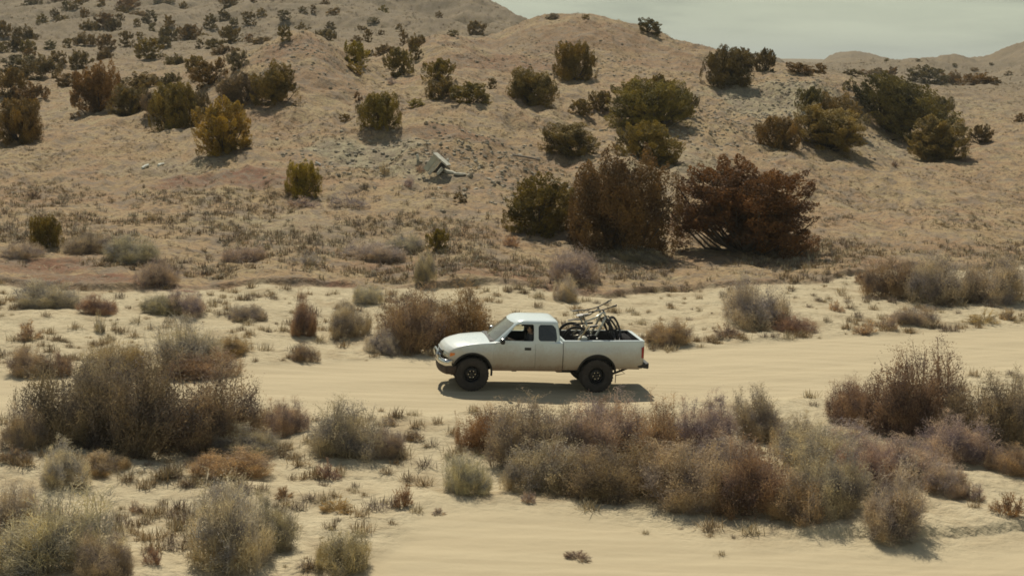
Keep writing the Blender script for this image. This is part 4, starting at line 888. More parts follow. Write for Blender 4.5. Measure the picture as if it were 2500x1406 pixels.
# cab upper: roof, pillars
LV = [(1.17, 2.69, .895, .772), (1.20, 2.665, .895, .768), (1.30, 2.555, .90, .742), (1.42, 2.42, .915, .708), (1.54, 2.285, .935, .674), (1.63, 2.185, .955, .648), (1.672, 2.13, .968, .632), (1.70, 2.08, .985, .608), (1.722, 2.01, 1.02, .565), (1.738, 1.90, 1.09, .48), (1.747, 1.75, 1.22, .33), (1.75, 1.6, 1.4, .12)]
def lv(z): return [float(np.interp(z, [a[0] for a in LV], [a[k] for a in LV])) for k in (1, 2, 3)]
def gring(z, off=0.0, n=72, xf=None, xr=None, hw=None):
    if xf is None: xf, xr, hw = lv(z)
    xf -= off * 1.3; xr += off; hw -= off; cx, a = (xf + xr) / 2, (xf - xr) / 2; out = []
    for i in range(n):
        t = 2 * math.pi * i / n; c, s_ = math.cos(t), math.sin(t); e = 2 / 7.0
        x = cx + a * math.copysign(abs(c) ** e, c); y = hw * math.copysign(abs(s_) ** e, s_)
        x -= .10 * (abs(y) / hw) ** 2 * max(0, (x - cx) / a) ** 3; out.append((x, y, z))
    return out
def gloft(zs, off=0.0, dz=0.0):
    V, F = [], []; n = 72
    for z in zs: V += [(x, y, q + dz) for x, y, q in gring(z, off)]
    for k in range(len(zs) - 1): F += [(k * n + i, k * n + (i + 1) % n, (k + 1) * n + (i + 1) % n, (k + 1) * n + i) for i in range(n)]
    F += [tuple(range(n)), tuple(range((len(zs) - 1) * n, len(zs) * n))[::-1]]; return V, F
zs = [a[0] for a in LV]
WIN = rpoly([(1.60, 1.235), (2.38, 1.235), (2.35, 1.27), (2.05, 1.60), (1.98, 1.635), (1.60, 1.635)], .05)
QWN = rpoly([(1.03, 1.245), (1.49, 1.245), (1.49, 1.63), (1.13, 1.63), (1.07, 1.56)], .08)
outer = gloft(zs)
inner = gloft([1.1, 1.3, 1.42, 1.54, 1.63, 1.672, 1.685], .05)
WSP = rpoly([(-.635, 1.225), (.635, 1.225), (.545, 1.650), (-.545, 1.650)], .05)
BWP = rpoly([(-.60, 1.27), (.60, 1.27), (.55, 1.60), (-.55, 1.60)], .05)
me = boolean(*outer, [prism_x(BWP, .5, 1.2), prism_x(WSP, 2.0, 3.0), prism_y(QWN, -1, 1), prism_y(WIN, -1, 1), inner], mats=[PAINT, DARK])
for p in me.polygons:
    c = p.center; q = lv(c.z)
    if (p.normal.y * c.y < -.25 * abs(c.y) and abs(c.y) > .3) or (p.normal.z < -.5 and abs(c.y) < .6) or (p.normal.x < -.3 and c.x > 1.95 and abs(c.y) < q[2] - .03) or (p.normal.x > .3 and c.x < 1.05 and abs(c.y) < q[2] - .03): p.material_index = 1

sm_angle(me, 35); cab = add('cab', me)
def pane(name, poly, axis, off, mat, parent=cab):
    """glass following the cab wall"""
    V, F = [], []; zs_ = sorted(set(np.round(np.linspace(min(p[1] for p in poly) - .015, max(p[1] for p in poly) + .015, 12), 4))); nn = 16
    for z in zs_:
        xf, xr, hw = lv(z); segs = sorted([p[0] for p in clipz(poly, z)])
        u0, u1 = segs[0] - .015, segs[-1] + .015
        for k in range(nn + 1):
            u = u0 + (u1 - u0) * k / nn
            if axis == 'f':
                V.append((xf - .018 - .10 * (abs(u) / hw) ** 2 - .25 * (xf - xr) / 2 * max(0, (abs(u) / hw)) ** 14 * .1, u, z))
            elif axis == 'r': V.append((xr + .02, u, z))
            else: V.append((u, (hw - .022) * axis, z))
    for r_ in range(len(zs_) - 1): F += [(r_ * (nn + 1) + k, r_ * (nn + 1) + k + 1, (r_ + 1) * (nn + 1) + k + 1, (r_ + 1) * (nn + 1) + k) for k in range(nn)]
    return part(name, V, F, mat, parent, True)
def clipz(poly, z):
    z = min(max(z, min(p[1] for p in poly) + .012), max(p[1] for p in poly) - .012); out = []
    for i in range(len(poly)):
        (x0, z0), (x1, z1) = poly[i], poly[(i + 1) % len(poly)]
        if (z0 - z) * (z1 - z) <= 0 and z0 != z1: out.append((x0 + (x1 - x0) * (z - z0) / (z1 - z0), z))
    return out
ws = pane('windshield', WSP, 'f', 0, WSG); pane('rear_window', BWP, 'r', 0, CLG)
for sgn in (1, -1): pane('quarter_window', QWN, sgn, 0, TNT)
pane('passenger_window', WIN, -1, 0, CLG)
part('wiper', *merge(pipe([(2.66, .45, 1.225), (2.62, .05, 1.245), (2.60, -.02, 1.26)], .009), pipe([(2.67, -.10, 1.225), (2.63, -.50, 1.245)], .009)), BLK)
part('cowl', *merge(prism_x(rpoly([(-.68, 1.185), (.68, 1.185), (.62, 1.229), (-.62, 1.229)], .01), 2.55, 2.68)), BLK)
# inside of the cab
part('dashboard', *merge(prism_y(rpoly([(2.12, .98), (2.42, .9), (2.52, 1.15), (2.45, 1.215), (2.2, 1.19)], .05), -.68, .68)), DARK)
def seat(y):
    a = prism_y(rpoly([(1.42, .66), (1.95, .70), (1.97, .83), (1.5, .80)], .06), y - .25, y + .25)
    b = prism_y(rpoly([(1.36, .72), (1.52, .76), (1.42, 1.32), (1.28, 1.32)], .05), y - .24, y + .24); c = prism_y(rpoly([(1.28, 1.34), (1.38, 1.34), (1.37, 1.50), (1.28, 1.50)], .03), y - .12, y + .12)
    return merge(a, b, c)
for y in (.36, -.36): part('seat', *seat(y), DARK)
tv = []
for i in range(25):
    t = 2 * math.pi * i / 24; tv.append((2.14 + .08 * math.sin(t), .36 + .18 * math.cos(t), 1.12 + .165 * math.sin(t) * 1))
part('steering_wheel', *merge(pipe(tv, .014), pipe([(2.14, .20, 1.12), (2.16, .36, 1.10), (2.14, .52, 1.12)], .014), pipe([(2.16, .36, 1.10), (2.4, .36, 1.0)], .025)), BLK)

# nose: grille, lamps, bumper
def nose_x(y, x0): return x0 - .17 * (abs(y) / .8) ** 2.6
def nose_strip(y0, y1, z0, z1, x0, proud, th=.05, n=18, zlean=.0):
    V, F = [], []
    for i in range(n + 1):
        y = y0 + (y1 - y0) * i / n; x = nose_x(y, x0) + proud
        V += [(x - th, y, z0), (x, y, z0 + .006), (x - zlean, y, z1 - .006), (x - th, y, z1)]
    for i in range(n): F += [(i * 4 + k, i * 4 + (k + 1) % 4, i * 4 + 4 + (k + 1) % 4, i * 4 + 4 + k) for k in range(4)]
    F += [(0, 1, 2, 3), (n * 4 + 3, n * 4 + 2, n * 4 + 1, n * 4)]; return V, F
g = nose_strip(-.36, .36, .76, .905, 3.80, .012); bars = [nose_strip(-.345, .345, z, z + .012, 3.80, .022) for z in (.79, .825, .86)]
gr = part('grille', *g, BLK); part('grille_bar', *merge(*bars, nose_strip(-.37, .37, .905, .93, 3.80, .02)), CHR, gr)
for sgn in (1, -1):
    V, F = [], []; n = 14
    pts = [(3.80 + .012 - .17 * (abs(y) / .8) ** 2.6, y) for y in np.linspace(.38, .655, 8)]
    xe = pts[-1][0]; pts += [(xe - .02, .69), (xe - .06, .715), (xe - .11, .735), (xe - .16, .748)]
    for x, y in pts:
        f = (y - .38) / .37; zt = .925 + .015 * f; V += [(x - .05, y * sgn - .03 * sgn, .765 + .03 * f), (x, y * sgn, .77 + .03 * f), (x - .012, y * sgn, .85), (x - .03, y * sgn, zt), (x - .08, (y - .03) * sgn, zt)]
    m_ = len(pts)
    for i in range(m_ - 1): F += [(i * 5 + k, i * 5 + k + 1, i * 5 + 6 + k, i * 5 + 5 + k) for k in range(4)]
    hl = part('headlight', V, F, LAMP, smooth=True)
    V2 = []; F2 = []
    ap = [(xe - .06, .724), (xe - .10, .742), (xe - .14, .755), (xe - .17, .762)]
    for i, (x, y) in enumerate(ap): V2 += [(x, (y + .006) * sgn, .825 + .016 * i), (x, (y + .012) * sgn, .87), (x - .01, (y + .004) * sgn, .925 - .002 * i)]
    for i in range(3): F2 += [(i * 3 + k, i * 3 + k + 1, i * 3 + 4 + k, i * 3 + 3 + k) for k in range(2)]
    part('indicator_lens', V2, F2, AMB, hl, True)
# chrome bumper wrapping round, valance below
def bumper(z0, z1, proud, ymax, back, mat, name, bulge=.03, n=40, parent=truck):
    V, F = [], []; m_ = 7
    prof = []
    ys_ = np.linspace(-ymax, ymax, n + 1)
    path = [(nose_x(y, 3.80) + proud, y) for y in ys_]
    path = [(path[0][0] - back, -ymax - .05 + .0)] + [(path[0][0] - back * .45, -ymax - .035)] + path + [(path[-1][0] - back * .45, ymax + .035), (path[-1][0] - back, ymax + .05)]
    for x, y in path:
        for k in range(m_):
            t = k / (m_ - 1); b_ = bulge * math.sin(t * math.pi); V.append((x + b_ - .0, y * (1 + b_ * .3), z0 + (z1 - z0) * t))
    N_ = len(path)
    for i in range(N_ - 1): F += [(i * m_ + k, i * m_ + k + 1, (i + 1) * m_ + k + 1, (i + 1) * m_ + k) for k in range(m_ - 1)]
    o = part(name, V, F, mat, parent, True); md = o.modifiers.new('s', 'SOLIDIFY'); md.thickness = .03; md.offset = -1; return o
fb = bumper(.60, .735, .045, .70, .16, CHR, 'front_bumper', .035)
vl = bumper(.40, .60, .02, .72, .22, simple('muddy_valance', (.06, .042, .032), .8, var=.4, vscale=5), 'front_valance', .02)
part('bumper_guard', *merge(pipe([(3.86, -.30, .62), (3.90, -.30, .80), (3.88, -.28, .86), (3.88, .28, .86), (3.90, .30, .80), (3.86, .30, .62)], .028, 8)), CHR)
for sgn in (1, -1): part('fog_lamp', *merge(cyl((3.84, .42 * sgn, .80), (3.88, .42 * sgn, .80), .05, .062)), CHR)

# bed
WB = [(-1.14, .785), (-.9, .80), (.86, .80)]
def bed_section(x):
    P_ = []; zl = ip(x, [(-1.14, .60), (-.6, .585), (.4, .545), (.86, .53)]); zt = ip(x, [(-1.14, 1.298), (.86, 1.262)])
    for k in range(17):
        z = zl + (zt - .03 - zl) * k / 16; y = ip(x, WB) - .10 * max(0, z - .95) ** 1.5 / .14 * .35 - .05 * max(0, .70 - z) / .16
        y += .028 * math.exp(-((x - 0) / .5) ** 2) * math.exp(-((z - .95) / .10) ** 2); y += .006 * (math.tanh((1.06 - z) * 60) + 1) / 2; P_.append((y, z))
    yt = P_[-1][0]
    for k in range(1, 4):
        t = k / 3 * math.pi / 2; P_.append((yt - .03 + .03 * math.cos(t), zt - .03 + .03 * math.sin(t)))
    P_ += [((yt - .03) * u, zt) for u in (.7, .35, 0)]
    return P_
RV, RF = loft(list(np.linspace(-1.14, .862, 34)), bed_section)
A2 = prism_y(arch(0, .455, .485), .42, 1.2); A2b = prism_y(arch(0, .455, .485), -1.2, -.42)
me = boolean(RV, RF, [A2, A2b, box(-1.075, .82, -.685, .685, .80, 1.5)], mats=[PAINT, LINER])
for p in me.polygons:
    c = p.center
    if (math.hypot(c.x, c.z - .455) < .487 and abs(c.y) < .99 and abs(p.normal.y) < .5 and c.z < .95) or (abs(abs(c.y) - .42) < .01) or (abs(c.y) < .687 and -1.08 < c.x < .825 and c.z < 1.24) or (abs(c.y) < .69 and c.z < .82): p.material_index = 1
sm_angle(me); bed = add('cargo_bed', me)
part('wheel_house', *merge(*[prism_y(rpoly([(-.42, .805), (-.36, 1.02), (.36, 1.02), (.42, .805)], .08), .50 * s_, .683 * s_) for s_ in (1, -1)]), LINER, bed)
tg = part('tailgate', *merge(prism_x(rpoly([(-.70, .64), (.70, .64), (.70, 1.285), (-.70, 1.285)], .03), -1.185, -1.143)), PAINT)
part('tailgate_handle', *box(-1.20, -1.186, -.10, .10, 1.10, 1.16), BLK, tg)
for s_ in (1, -1): part('tail_light', *merge(prism_x(rpoly([(.705 * s_, .86), (.788 * s_, .86), (.778 * s_, 1.15), (.705 * s_, 1.15)], .02), -1.165, -1.138), prism_y(rpoly([(-1.155, .87), (-1.10, .87), (-1.10, 1.14), (-1.155, 1.14)], .015), .772 * s_, .795 * s_)), REDL)
rb = part('rear_bumper', *merge(prism_x(rpoly([(-.76, .60), (.76, .60), (.76, .74), (-.76, .74)], .04), -1.31, -1.19), prism_y(rpoly([(-1.30, .60), (-1.02, .64), (-1.02, .70), (-1.30, .74)], .03), .70, .79), prism_y(rpoly([(-1.30, .60), (-1.02, .64), (-1.02, .70), (-1.30, .74)], .03), -.79, -.70)), BLK)
for s_, (xc, zc, r) in [(s_, a) for s_ in (1, -1) for a in ((3.1, .44, .495), (0, .455, .485))]:
    V, F = [], []; ts = np.linspace(R(-8 if xc else 4), R(188 if xc else 176), 40)
    for t in ts:
        yy = (side_y(xc + r * math.cos(t), max(.5, zc + r * math.sin(t))) if xc else (ip(0, WB) + .004 + .028 * math.exp(-(r * math.cos(t) / .5) ** 2) * math.exp(-((zc + r * math.sin(t) - .95) / .10) ** 2) - .05 * max(0, .70 - (zc + r * math.sin(t))) / .16)); yy *= s_
        for rr, dy in ((r - .03, -.05), (r - .028, .012), (r + .008, .016), (r + .016, -.004)): V.append((xc + rr * math.cos(t), yy + dy * s_, zc + rr * math.sin(t)))
    for i in range(len(ts) - 1): F += [(i * 4 + k, i * 4 + k + 1, i * 4 + 5 + k, i * 4 + 4 + k) for k in range(3)]
    part('wheel_arch_trim', V, F, BLK, smooth=True)
# wheels
def wheel_meshes():
    R0_, W0 = .412, .135; prof = [(.20, -.10), (.225, -.118), (.30, -.132), (.36, -.130), (.395, -.116), (.405, -.09), (.407, -.03), (.407, .03), (.405, .09), (.395, .116), (.36, .130), (.30, .132), (.225, .118), (.20, .10)]
    n = 96; V, F = [], []
    for i in range(n):
        t = 2 * math.pi * i / n
        for r, y in prof: V.append((r * math.cos(t), y, r * math.sin(t)))
    m_ = len(prof)
    for i in range(n): F += [(i * m_ + k, i * m_ + k + 1, ((i + 1) % n) * m_ + k + 1, ((i + 1) % n) * m_ + k) for k in range(m_ - 1)]
    lug = []
    for i in range(34):
        for j, yy in enumerate((-.105, -.045, .045, .105)):
            t = 2 * math.pi * (i + (.5 if j % 2 else 0)) / 34; hw_, ht = .020, (.026 if abs(yy) > .1 else .030)
            c_, s_ = math.cos(t), math.sin(t); v, f = box(-.0, .012, yy - ht, yy + ht, -hw_, hw_); r = .401 if abs(yy) > .1 else .404
            v = [((r + x) * c_ - z * s_, y, (r + x) * s_ + z * c_) for x, y, z in v]; lug.append((v, f))
            if abs(yy) > .1:
                v, f = box(-.045, .006, 0, .012, -.014, .014); sy = math.copysign(1, yy); v = [((.392 + x) * c_ - z * s_, (.119 + y * .8) * sy, (.392 + x) * s_ + z * c_) for x, y, z in v]; lug.append((v, f))
    TVF = merge((V, F), *lug)
    # steel rim, outer face at +y
    prof = [(.205, .112), (.215, .10), (.198, .095), (.19, .05), (.185, .03), (.16, .025), (.125, .048), (.10, .055), (.065, .042), (.055, .05), (.05, .085), (.0, .088)]
    n = 64; V, F = [], []
    for i in range(n):
        t = 2 * math.pi * i / n
        for r, y in prof: V.append((r * math.cos(t), y, r * math.sin(t)))
    m_ = len(prof)
    for i in range(n): F += [(i * m_ + k, i * m_ + k + 1, ((i + 1) % n) * m_ + k + 1, ((i + 1) % n) * m_ + k) for k in range(m_ - 1)]
    back = [(.20, -.10), (.19, -.06), (.185, .03)]; o = len(V)
    for i in range(n):
        t = 2 * math.pi * i / n
        for r, y in back: V.append((r * math.cos(t), y, r * math.sin(t)))
    for i in range(n): F += [(o + i * 3 + k, o + i * 3 + k + 1, o + ((i + 1) % n) * 3 + k + 1, o + ((i + 1) % n) * 3 + k) for k in range(2)]
    shade_discs = []  # solid dark discs on the rim face, coloured as shade in its openings
    for i in range(8):
        t = 2 * math.pi * i / 8; shade_discs.append(cyl((.158 * math.cos(t), .026, .158 * math.sin(t)), (.158 * math.cos(t), .0345, .158 * math.sin(t)), .019, n=12))
    nuts = [cyl((.082 * math.cos(t), .045, .082 * math.sin(t)), (.082 * math.cos(t), .068, .082 * math.sin(t)), .011, n=6) for t in np.linspace(0, 2 * math.pi, 6, endpoint=False)]
    return TVF, (V, F), merge(*shade_discs), merge(*nuts)
TVF, RIM, HOL, NUT = wheel_meshes()
def mkme(n, VF, m, sm=False):
    o = mesh_obj(n, *VF, [m], link=False); d = o.data; bpy.data.objects.remove(o)
    if sm: fix(d); sm_angle(d, 38)
    return d
m_t = mkme('tyre', TVF, RUB, True); m_r = mkme('wheel', RIM, STEEL, True); m_h = mkme('rim_shade_disc', HOL, DARK); m_n = mkme('lug_nuts', NUT, CHR)
for xw, zw in ((3.1, .405), (0, .405)):
    for s_ in (1, -1):
        wo = bpy.data.objects.new('wheel', m_r); col.objects.link(wo); wo.parent = truck; wo.location = (xw, .695 * s_, zw)
        wo.rotation_euler = (0, rj.uniform(0, 3), 0 if s_ > 0 else math.pi)
        for nm, d in (('tyre', m_t), ('rim_shade_disc', m_h), ('lug_nut', m_n)):
            k = bpy.data.objects.new(nm, d); col.objects.link(k); k.parent = wo
# underbody
und = [box(-1.15, 3.55, y - .04, y + .04, .52, .62) for y in (-.42, .42)]
und += [cyl((0, -.58, .405), (0, .58, .405), .045), cyl((0, -.02, .405), (.0, .2, .405), .14, .12), cyl((3.1, -.58, .40), (3.1, .58, .40), .04), cyl((3.0, .1, .42), (3.18, .1, .42), .12), pipe([(0, .1, .42), (1.4, .0, .55), (2.3, -.05, .6)], .035)]
und += [pipe([(.75, y, .50), (.35, y, .37), (0, y, .33), (-.45, y, .40), (-.85, y, .56)], .028) for y in (-.50, .50)]
und += [pipe([(2.6, .50, .52), (3.1, .56, .36), (3.3, .50, .45)], .03), pipe([(-.35, .50, .44), (-.62, .48, .60)], .022), pipe([(.15, .52, .40), (.02, .52, .80)], .03), pipe([(3.05, .50, .40), (3.1, .48, .85)], .035)]
und += [prism_y(rpoly([(.45, .40), (.95, .40), (1.05, .56), (.40, .56)], .05), .15, .40), pipe([(1.6, -.3, .5), (.5, -.35, .48), (-.1, -.5, .62), (-.9, -.55, .50)], .03), box(2.0, 2.5, -.25, .25, .42, .55), box(1.98, 2.10, .56, .64, .46, .52)]
und += [pipe([(-.52, .60, .60), (-.75, .62, .44), (-.50, .66, .40)], .012), pipe([(-.52, .62, .42), (-.52, .62, .20)], .010)]
part('underbody', *merge(*und), AXLE)
part('licence_plate', *box(-1.318, -1.312, -.15, .15, .63, .72), simple('plate', (.5, .48, .35), .5))
# thin seams proud of the paint are left out; the gap between cab and bed is real

# ------------------------------------------------------------------ two bicycles in the bed
FRS = simple('silver_frame', (.56, .56, .50), .3, .6); FRT = simple('tan_frame', (.42, .37, .27), .35, .2); BIKB = simple('bike_black', (.022, .02, .022), .45); BTY = simple('bike_tyre', (.03, .027, .026), .85); BRIM = simple('bike_rim', (.10, .09, .09), .4, .5)
def ringv(c, r, tr, ax, n=40, k=8):
    V, F = [], []
    for i in range(n):
        t = 2 * math.pi * i / n
        for j in range(k):
            u = 2 * math.pi * j / k; rr = r + tr * math.cos(u); V.append((c[0] + rr * math.cos(t), c[1] + tr * math.sin(u) * .95, c[2] + rr * math.sin(t)))
    F = [(i * k + j, i * k + (j + 1) % k, ((i + 1) % n) * k + (j + 1) % k, ((i + 1) % n) * k + j) for i in range(n) for j in range(k)]
    return V, F
def bike_wheel(c):
    sp_ = []
    for i in range(20):
        t = 2 * math.pi * i / 20; sp_.append(pipe([(c[0], c[1] + .025 * (-1) ** i, c[2]), (c[0] + .30 * math.cos(t), c[1], c[2] + .30 * math.sin(t))], .0018, 3))
    return ringv(c, .335, .029, 0), merge(ringv(c, .303, .012, 0), *sp_, cyl((c[0], c[1] - .05, c[2]), (c[0], c[1] + .05, c[2]), .022, n=10))
def bicycle(label, framemat, local, steer, lean):
    root = bpy.data.objects.new('mountain_bike', None); col.objects.link(root); tag(root, label, 'bicycle', 'mountain bikes in the truck bed')
    root.matrix_world = TM @ local
    RA, BB, ST, SC, HT, HB, FA = (0, 0, .36), (.43, 0, .33), (.30, 0, .78), (.27, 0, .92), (.80, 0, .93), (.835, 0, .80), (1.15, 0, .36)
    fr = merge(pipe([HT, (.55, 0, .82), ST], .023, 8), pipe([HB, (.70, 0, .58), (.52, 0, .36), BB], .029, 8), pipe([BB, (.36, 0, .55), ST], .020, 8), pipe([HT, HB], .027, 8),
               *[pipe([(BB[0], .03 * s_, BB[2]), (.2, .055 * s_, .35), (0, .065 * s_, .36)], .013) for s_ in (1, -1)], *[pipe([(.40, .02 * s_, .60), (.2, .05 * s_, .52), (0, .065 * s_, .36)], .012) for s_ in (1, -1)])
    part('frame', *fr, framemat, root, True)
    part('saddle', *merge(prism_y([(0.12, .985), (.16, .965), (.40, .955), (.41, .975), (.28, .985)], -.028, .028), prism_y([(0.11, .988), (.15, .965), (.24, .962), (.26, .985)], -.068, .068)), BIKB, root)
    part('seat_post', *pipe([ST, (.265, 0, .965)], .014), BIKB, root)
    ch = [pipe([(.43, .09, .33), (.53, .10, .22)], .012), pipe([(.43, -.09, .33), (.33, -.10, .44)], .012), box(.48, .58, .10, .19, .205, .23), box(.28, .38, -.19, -.10, .43, .455), cyl((.43, -.055, .33), (.43, -.06, .33), .085, n=20), cyl((0, -.055, .36), (0, -.075, .36), .06, .04, n=16), pipe([(.40, 0, .62), (.60, 0, .60)], .026, 8), pipe([(0.02, -.07, .36), (.02, -.075, .26)], .012)]
    part('crankset', *merge(*ch), BIKB, root)
    ty, ri = bike_wheel(RA); w_ = part('rear_wheel', *ri, BRIM, root, True); part('tyre', *ty, BTY, w_, True)
    part('mudguard', *pipe([(.30, 0, .74), (.15, 0, .76), (-.02, 0, .765)], .02, 4), BIKB, root)
    # fork, bar and front wheel turn together about the steering axis
    ax = Vector(HT) - Vector(HB); ax.normalize(); Mx = Matrix.Translation(HB) @ Matrix.Rotation(steer, 4, ax) @ Matrix.Translation(-Vector(HB))
    def tr(VF): return [tuple(Mx @ Vector(v)) for v in VF[0]], VF[1]
    fk = merge(pipe([(.83, 0, .81), (.835, .07, .795), (.845, .07, .76)], .018), pipe([(.835, 0, .80), (.835, -.07, .795), (.845, -.07, .76)], .018), *[pipe([(.835, .07 * s_, .79), (.96, .07 * s_, .62)], .019, 8) for s_ in (1, -1)], *[pipe([(.95, .07 * s_, .64), (1.15, .07 * s_, .36)], .025, 8) for s_ in (1, -1)], pipe([(.93, .07, .68), (.96, 0, .70), (.93, -.07, .68)], .02))
    part('fork', *tr(fk), BIKB, root, True)
    hb = merge(pipe([(.79, 0, .955), (.84, 0, .985)], .022), pipe([(.78, -.39, 1.02), (.82, -.16, .995), (.84, -.06, .985), (.84, .06, .985), (.82, .16, .995), (.78, .39, 1.02)], .014), pipe([(.78, -.39, 1.02), (.79, -.26, 1.01)], .019), pipe([(.78, .39, 1.02), (.79, .26, 1.01)], .019), pipe([(.83, .22, .995), (.87, .34, .975)], .008), pipe([(.83, -.22, .995), (.87, -.34, .975)], .008), pipe([(.85, .05, .98), (.93, .02, .88), (.88, .0, .75)], .005, 4))
    part('handlebar', *tr(hb), BIKB, root, True)
    ty, ri = bike_wheel(FA); w_ = part('front_wheel', *tr(ri), BRIM, root, True); part('tyre', *tr(ty), BTY, w_, True)
def bike_mat(x, y, z, yaw, roll, pitch): return Matrix.Translation((x, y, z)) @ Matrix.Rotation(math.pi + yaw, 4, 'Z') @ Matrix.Rotation(roll, 4, 'X') @ Matrix.Rotation(pitch, 4, 'Y')
bicycle('pale grey framed mountain bike nearer the camera, standing in the truck bed', FRS, bike_mat(.36, .10, .84, R(2), R(9), R(-13)), R(62), 0)
bicycle('mountain bike with darker tan frame, farther side of the truck bed', FRT, bike_mat(.40, -.26, .84, R(-3), R(-4), R(-11)), R(70), 0)
def thing_mesh(name, VF, mat, label, cat, M_=TM, smooth=False, group=None):
    o = mesh_obj(name, *VF, mat if isinstance(mat, list) else [mat], None, None, smooth); o.matrix_world = M_; tag(o, label, cat, group); return o
WOOD = simple('weathered_board', (.42, .33, .19), .8, var=.3, vscale=12)
v, f = box(-.52, .52, -.03, .03, -.012, .012)
thing_mesh('wooden_board', (v, f), WOOD, 'thin tan board leaning up from the near bed rail behind the cab', 'board', TM @ Matrix.Translation((.50, .58, 1.18)) @ Matrix.Rotation(R(6), 4, 'Z') @ Matrix.Rotation(R(57), 4, 'Y'))
# bag and bundle on the bed floor
def blob(c, r, seed, sq=.75):
    bm = bmesh.new(); bmesh.ops.create_icosphere(bm, subdivisions=4, radius=1); rng = random.Random(seed); k = [Vector((rng.uniform(-1, 1), rng.uniform(-1, 1), rng.uniform(-1, 1))) * 3 for _ in range(5)]
    for v in bm.verts:
        q = v.co.copy(); d = 1 + sum(math.sin(q.dot(w_) + i) * .045 for i, w_ in enumerate(k)); v.co = Vector([c[i] + r[i] * math.copysign(abs(q[i]) ** sq, q[i]) * d for i in range(3)])
    V = [tuple(v.co) for v in bm.verts]; F = [tuple(v.index for v in fa.verts) for fa in bm.faces]; bm.free(); return V, F
thing_mesh('duffel_bag', blob((.30, .52, 1.03), (.24, .14, .22), 3), simple('dark_cloth', (.035, .032, .034), .85, var=.4), 'dark duffel bag on the bed floor beside the bikes', 'bag', smooth=True)
thing_mesh('rolled_tarp', merge(blob((-.82, .0, .94), (.2, .60, .135), 6, .55), blob((-.88, -.10, 1.12), (.10, .50, .13), 7, .5)), simple('black_tarp', (.014, .013, .014), .95, var=.3, spec=.15), 'black rolled tarp under the front bike wheels by the tailgate', 'tarp', smooth=True)
thing_mesh('bike_helmet', blob((.34, .50, 1.28), (.12, .09, .06), 4, .95), simple('helmet_white', (.62, .64, .58), .4), 'pale helmet lying on the bag near the bed rail', 'helmet', smooth=True)

# ------------------------------------------------------------------ driver
def skinned(name, joints, edges, radii, mats, M_=TM, sub=2, root=0):
    me = bpy.data.meshes.new(name); me.from_pydata(joints, edges, []); o = bpy.data.objects.new(name, me); col.objects.link(o)
    md = o.modifiers.new('skin', 'SKIN'); md.use_smooth_shade = True
    for i, d in enumerate(me.skin_vertices[0].data): d.radius = radii[i] if hasattr(radii[i], '__len__') else (radii[i], radii[i]); d.use_root = (i == root)
    o.modifiers.new('sub', 'SUBSURF').levels = sub; bpy.context.view_layer.update()
    m2 = bpy.data.meshes.new_from_object(o.evaluated_get(bpy.context.evaluated_depsgraph_get())); bpy.data.objects.remove(o); bpy.data.meshes.remove(me)
    for m in mats: m2.materials.append(m)
    return m2
SKIN = simple('skin', (.50, .33, .23), .55); HAIR = simple('dark_hair', (.02, .016, .014), .7); SHIRT = simple('dark_grey_shirt', (.07, .068, .072), .85); JEAN = simple('dark_trousers', (.03, .033, .045), .85)
py_ = .38
J_ = [(1.62, py_, .84), (1.60, py_, 1.02), (1.60, py_, 1.20), (1.61, py_, 1.33), (1.63, py_, 1.40), (1.66, py_, 1.48), (1.68, py_, 1.56),          # pelvis..head 0-6
      (1.62, py_ + .18, 1.31), (1.72, py_ + .23, 1.12), (1.95, py_ + .17, 1.13), (2.10, py_ + .12, 1.21), (2.14, py_ + .11, 1.235),       # near arm 7-11
      (1.62, py_ - .18, 1.31), (1.72, py_ - .23, 1.12), (1.95, py_ - .17, 1.12), (2.10, py_ - .13, 1.19), (2.14, py_ - .12, 1.215),       # far arm 12-16
      (1.80, py_ + .10, .84), (2.08, py_ + .13, .88), (2.20, py_ + .12, .72), (1.80, py_ - .10, .84), (2.08, py_ - .13, .88), (2.20, py_ - .12, .72)]
E_ = [(0, 1), (1, 2), (2, 3), (3, 4), (4, 5), (5, 6), (3, 7), (7, 8), (8, 9), (9, 10), (10, 11), (3, 12), (12, 13), (13, 14), (14, 15), (15, 16), (0, 17), (17, 18), (18, 19), (0, 20), (20, 21), (21, 22)]
RR = [(.12, .16), (.11, .14), (.12, .16), (.09, .13), .055, (.085, .075), (.085, .07), .06, .045, .036, .027, .03, .06, .045, .036, .027, .03, .085, .065, .05, .085, .065, .05]
hand_j, hand_e, hand_r = [], [], []
for base, sy in ((11, 1), (16, -1)):
    b = np.array(J_[base])
    for k in range(4):
        o_ = b + [.02, (-.028 + .019 * k) * sy, .008]; L_ = [.034, .040, .038, .030][k]; i0 = len(J_)
        J_ += [tuple(o_ + [.035, 0, .004]), tuple(o_ + [.035 + L_ * .6, 0, -.016]), tuple(o_ + [.030 + L_ * .4, 0, -.045])]; E_ += [(base, i0), (i0, i0 + 1), (i0 + 1, i0 + 2)]; RR += [.010, .009, .008]
    i0 = len(J_); J_ += [tuple(b + [.012, -.035 * sy, -.005]), tuple(b + [.04, -.045 * sy, -.022])]; E_ += [(base, i0), (i0, i0 + 1)]; RR += [.011, .009]
me = skinned('person', J_, E_, RR, [SKIN, SHIRT, JEAN], root=0)
for p in me.polygons:
    c = p.center; p.use_smooth = True
    arm = abs(c.y - py_) > .15 and c.x > 1.74
    if c.z < .93 and not arm: p.material_index = 2
    elif c.z < 1.375 and c.x < 1.78 and not (abs(c.y - py_) > .13 and c.x > 1.745): p.material_index = 1
